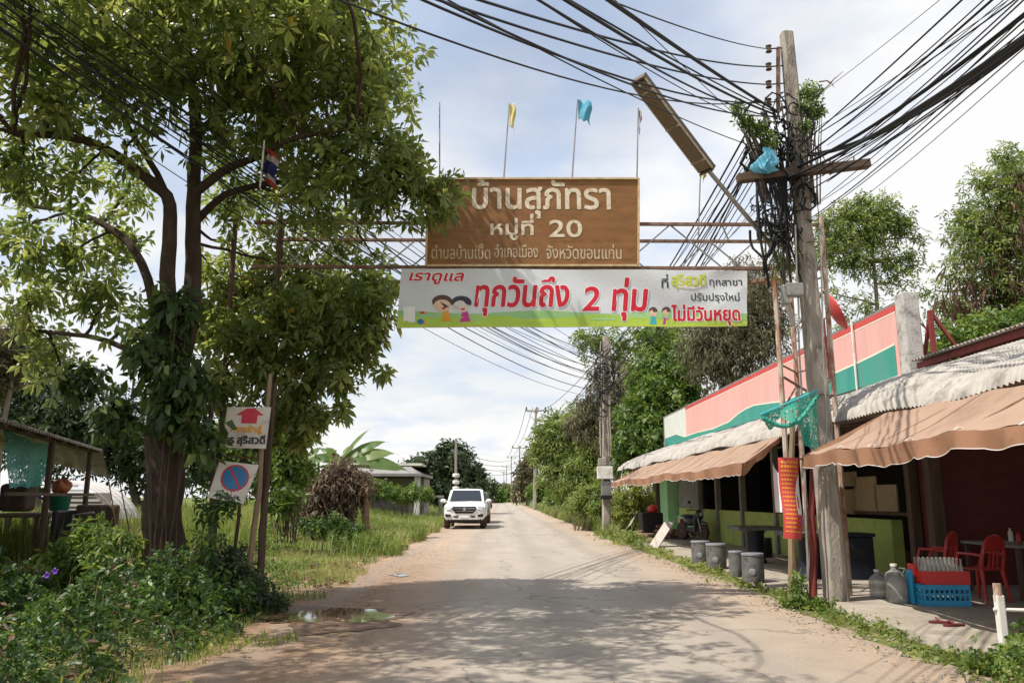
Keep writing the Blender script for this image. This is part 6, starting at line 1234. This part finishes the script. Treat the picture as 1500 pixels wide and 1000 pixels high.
# --- trees beyond
def simple_tree(label, px_, Y, base_y, lobes, n, lm, seed, ln, name='roadside_tree', group=None, wid=.42, ros=6, bark='bark2', tr=.16, up=.4, droop=.3, twigs=40, lean=0):
    top = lobes[0][0]; x = P(px_, base_y, Y).x; base = Vector((x, Y, float(gz(x, Y)) - .05)); mid = base.lerp(Vector(top), .5) + Vector((lean, 0, 0))
    return tree(name, label, 'tree', base, [[base, base.lerp(mid, .5), mid, mid.lerp(Vector(top), .5) + Vector((.1, 0, 0)), Vector(top)]], [(tr, tr * .35)], lobes, n, lm, M[bark], seed, group, ln, wid, ros, up, droop, tr * .3, twigs)
simple_tree('bright green bushy roadside tree between the second pole and the tall far pole', 862, 48, 735, [lobe(830, 650, 48, 42), lobe(800, 640, 48, 28), lobe(850, 620, 47, 34), lobe(812, 690, 48, 26), lobe(842, 700, 47, 36), lobe(865, 690, 46, 36), lobe(815, 615, 49, 20, None, .7), lobe(790, 660, 49, 18), lobe(870, 650, 46, 30), lobe(850, 725, 46, 20, None, .9), lobe(872, 728, 45, 18, None, .9)], 2600, L['fine'], 101, (.22, .42), wid=.3, tr=.2)
simple_tree('dark vine tangled tree behind the second pole with wires through it', 905, 42, 735, [lobe(900, 590, 42, 40), lobe(870, 600, 42, 36), lobe(930, 570, 42, 42), lobe(880, 550, 43, 30, None, .5), lobe(850, 625, 42, 26), lobe(940, 620, 41, 44), lobe(900, 640, 41, 40)], 1900, L['drape'], 102, (.18, .34), wid=.3, tr=.22, droop=.6, up=.1)
simple_tree('full green tree rising left of the painted fascia', 960, 38, 735, [lobe(965, 590, 38, 44), lobe(930, 610, 38, 36), lobe(990, 560, 38, 38), lobe(950, 550, 39, 36), lobe(960, 640, 37, 40), lobe(920, 660, 37, 34), lobe(1000, 530, 39, 36), lobe(960, 505, 40, 34, None, .6), lobe(1010, 590, 38, 30)], 2600, L['mid'], 103, (.20, .36), wid=.45, tr=.24)
simple_tree('tall tree draped in grey brown hanging vines behind the gate post', 1065, 36, 735, [lobe(1065, 470, 36, 55), lobe(1030, 500, 36, 46), lobe(1095, 450, 36, 48), lobe(1050, 530, 35.5, 44), lobe(1100, 510, 35.5, 48), lobe(1120, 420, 36.5, 42), lobe(1075, 560, 35.5, 30), lobe(1130, 480, 36, 40), lobe(1085, 400, 37, 34, None, .6)], 3000, L['drape'], 104, (.14, .34), wid=.24, tr=.28, droop=.7, up=-.2, twigs=200)
simple_tree('pale thin leaved tree with sky showing through left of the draped tree', 905, 52, 735, [lobe(905, 505, 52, 34, None, .5), lobe(870, 500, 52, 28, None, .5), lobe(950, 495, 52, 40, None, .6), lobe(990, 490, 52, 38, None, .6), lobe(850, 495, 52, 16, None, .5), lobe(920, 540, 52, 34, None, .5)], 800, L['fine'], 105, (.25, .45), wid=.3, tr=.2)
simple_tree('airy light green tree with bare lower branches behind the satellite dish', 1290, 24, 735, [lobe(1275, 335, 24, 36), lobe(1225, 345, 24, 30, None, .9), lobe(1318, 330, 24, 26), lobe(1345, 350, 24, 16, None, .6), lobe(1205, 325, 24, 18, None, .7), lobe(1262, 296, 24, 16, None, .8), lobe(1250, 375, 24, 34), lobe(1300, 385, 24, 34, None, .7), lobe(1205, 375, 24, 26, None, .7), lobe(1335, 380, 24, 22, None, .4), lobe(1240, 315, 24, 26), lobe(1290, 310, 24, 28), lobe(1220, 430, 24, 30, None, .2), lobe(1320, 420, 24, 36, None, .18), lobe(1270, 450, 24, 40, None, .2), lobe(1240, 490, 24, 30, None, .3)], 1900, L['fine'], 106, (.11, .22), wid=.28, tr=.12, twigs=120)
simple_tree('tall pod bearing tree with reddish hanging pods at the right edge', 1480, 22, 735, [lobe(1465, 320, 22, 55), lobe(1430, 350, 22, 50), lobe(1490, 260, 22, 48), lobe(1440, 270, 22, 34, None, .7), lobe(1475, 230, 22, 26, None, .7), lobe(1400, 400, 22, 36, None, .5), lobe(1450, 400, 22, 50, None, .8), lobe(1500, 370, 22, 60), lobe(1520, 290, 22, 60), lobe(1480, 440, 22, 44, None, .7), lobe(1415, 320, 22, 34, None, .6), lobe(1560, 340, 22, 60), lobe(1390, 450, 23, 40, None, .5), lobe(1360, 430, 23, 24, None, .3), lobe(1420, 460, 22.5, 45, None, .6), lobe(1500, 440, 22, 50, None, .7)], 3600, L['fine'], 107, (.11, .22), wid=.28, tr=.18, twigs=140)
rng = np.random.default_rng(108); pts, d, k = in_lobes([lobe(1420, 410, 21.6, 50, .8), lobe(1465, 340, 21.6, 60, .9), lobe(1395, 440, 21.6, 30, .5), lobe(1490, 410, 21.6, 50, .8), lobe(1450, 460, 21.6, 50, .8), lobe(1490, 260, 21.6, 40, .7), lobe(1335, 460, 21.6, 20, .4, .5)], 230, rng)
V, F, T = leaf_cloud(pts, rng, (.25, .55), .10, 3, -2.5, None, .3, spread=(5, 25)); o = npmesh('hanging_pods', V, F, T, L['pod']); o['kind'] = 'stuff'
o.parent = [c for c in bpy.data.objects if c.get('label', '').startswith('tall pod bearing')][0]; o.location = -Vector(o.parent.location); del o['kind']
shrub('roof_hedge', 'bright green hedge seen above the rusty roof of the open fronted eatery', 'hedge', (P(1430, 735, 18).x, 18, 0), [lobe(1390, 500, 18, 34, .6), lobe(1430, 490, 18, 36, .6), lobe(1470, 480, 18, 36, .6), lobe(1500, 470, 18, 30, .6), lobe(1410, 530, 18, 40, .6), lobe(1460, 525, 18, 45, .6), lobe(1510, 510, 18, 45, .6), lobe(1370, 520, 18, 24, .5)], 1300, L['mid'], 109, ln=(.10, .20), wid=.4)
# roadside bushes right
shrub('roadside_bush', 'pale flowering bush on the grass left of the second pole', 'bush', (P(845, 760, 37).x, 37, 0), [lobe(858, 728, 37, 18, .6), lobe(872, 724, 36.5, 20, .6), lobe(850, 740, 37.5, 14, .5), lobe(876, 744, 36, 15, .5), lobe(860, 752, 37, 12, .4), lobe(838, 742, 39, 11, .5)], 760, L['fine'], 111, ln=(.12, .24), wid=.4)
shrub('roadside_bush', 'light leaved bush between the second pole and the shop end', 'bush', (P(930, 760, 33.5).x + .4, 35.6, 0), [lobe(915, 740, 35.6, 26, .7), lobe(945, 735, 35.6, 26, .7), lobe(930, 715, 36, 26, .7), lobe(905, 755, 35.4, 18, .5), lobe(955, 760, 35.6, 22, .6)], 800, L['grass'], 112, ln=(.12, .22), wid=.5)
shrub('roadside_bush', 'dark green bush low on the verge beneath the bright roadside tree', 'bush', (P(800, 750, 60).x, 60, 0), [lobe(828, 722, 60, 20, .9), lobe(850, 715, 58, 22, .9), lobe(808, 730, 70, 12, .9), lobe(872, 720, 52, 20, .9), lobe(898, 735, 44, 14, .7)], 800, L['mid'], 113, ln=(.2, .36), wid=.45)
# far trees
simple_tree('dark rounded tree behind the white pickup', 640, 75, 735, [lobe(640, 690, 75, 32), lobe(610, 695, 75, 28), lobe(670, 680, 75, 28), lobe(690, 700, 75, 26), lobe(600, 710, 74, 24), lobe(655, 662, 75, 18, None, .7), lobe(640, 715, 74, 30), lobe(700, 715, 74, 22), lobe(672, 655, 76, 12, None, .5)], 2000, L['dark'], 121, (.35, .7), tr=.3)
simple_tree('slim grey tree past the far power poles on the right', 772, 150, 735, [lobe(772, 690, 150, 16), lobe(768, 710, 150, 16), lobe(776, 675, 150, 10), lobe(762, 722, 150, 12)], 450, L['drape'], 122, (.6, 1.1), tr=.3)
for i, (px_, py_, Y, r_, lab, lm) in enumerate(((722, 722, 210, 12, 'small far green tree left of the end of the road', 'mid'), (735, 718, 260, 10, 'tiny olive tree over the vanishing point', 'drape'), (708, 716, 190, 12, 'far dark tree just right of the dark rounded tree', 'dark'), (752, 722, 240, 9, 'tiny green tree right of the vanishing point', 'mid'), (560, 715, 95, 18, 'far dark tree behind the grey roofed house', 'dark'), (790, 715, 130, 12, 'far green tree behind the boundary wall', 'mid'))):
    simple_tree(lab, px_, Y, 735, [lobe(px_, py_, Y, r_), lobe(px_ - r_ * .8, py_ + 4, Y, r_ * .8), lobe(px_ + r_ * .8, py_ + 3, Y, r_ * .8), lobe(px_, py_ + r_ * .7, Y, r_)], 320, L[lm], 130 + i, (.004 * Y, .008 * Y), name='distant_tree', tr=.2, twigs=6, group='far trees')
# dark trees behind the stall
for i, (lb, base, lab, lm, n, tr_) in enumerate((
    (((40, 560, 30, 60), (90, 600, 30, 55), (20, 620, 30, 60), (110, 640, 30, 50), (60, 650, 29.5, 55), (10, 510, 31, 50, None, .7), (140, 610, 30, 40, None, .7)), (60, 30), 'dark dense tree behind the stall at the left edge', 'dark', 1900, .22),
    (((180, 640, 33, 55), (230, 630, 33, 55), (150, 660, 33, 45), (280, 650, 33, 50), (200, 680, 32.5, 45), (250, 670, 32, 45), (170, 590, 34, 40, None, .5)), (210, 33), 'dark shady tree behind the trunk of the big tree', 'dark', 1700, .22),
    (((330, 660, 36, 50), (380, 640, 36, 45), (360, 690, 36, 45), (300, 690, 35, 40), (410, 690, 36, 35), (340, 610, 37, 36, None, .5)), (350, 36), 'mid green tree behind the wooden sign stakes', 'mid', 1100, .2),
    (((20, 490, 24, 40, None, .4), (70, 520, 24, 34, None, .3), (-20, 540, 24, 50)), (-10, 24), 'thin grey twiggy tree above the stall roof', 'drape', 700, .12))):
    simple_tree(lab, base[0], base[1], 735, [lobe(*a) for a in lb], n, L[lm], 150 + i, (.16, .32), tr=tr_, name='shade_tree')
# litter on the road
mb = MB(); rnd = random.Random(17)
for i in range(260):
    x, y = rnd.choice((rnd.uniform(-2.7, 3.8), -2.5 + abs(rnd.gauss(0, .5)), 3.8 - abs(rnd.gauss(0, .2)))), rnd.uniform(6, 22); a = rnd.uniform(0, 6); l_ = rnd.uniform(.03, .08); z = .026
    mb.mi(rnd.choice((0, 0, 1))); mb.add([(x, y, z), (x + l_ * .5 * math.cos(a + .5), y + l_ * .5 * math.sin(a + .5), z + .012), (x + l_ * math.cos(a), y + l_ * math.sin(a), z + .006), (x + l_ * .5 * math.cos(a - .5), y + l_ * .5 * math.sin(a - .5), z + .004)], [(0, 1, 2, 3)])
o = mb.build('fallen_leaves', [M['wood'], M['tan']]); o['kind'] = 'stuff'
c = G(493, 930, .03); tag(MB().add([c, c + Vector((.06, -.05, .01)), c + Vector((.14, 0, .015)), c + Vector((.06, .05, .01))], [(0, 1, 2, 3)]).build('yellow_leaf', M['flagy']), 'yellow fallen leaf on the dirt beside the brown puddle', 'leaf')
mb = MB(); rnd = random.Random(19)
for i in range(1500):
    s_ = rnd.choice((-1, 1)); x = (-2.4 + rnd.gauss(0, .7)) if s_ < 0 else 3.85 + rnd.gauss(0, .25); y = rnd.uniform(6, 26); k = rnd.uniform(.005, .02) * (1.3 if rnd.random() < .1 else 1); mb.ell((x, y, .014), (k * 1.3, k, k * .7), 5, 3, Matrix.Rotation(rnd.uniform(0, 3), 3, 'Z'))
o = mb.build('gravel', M['greywood'] if 0 else M['concrete']); o['kind'] = 'stuff'
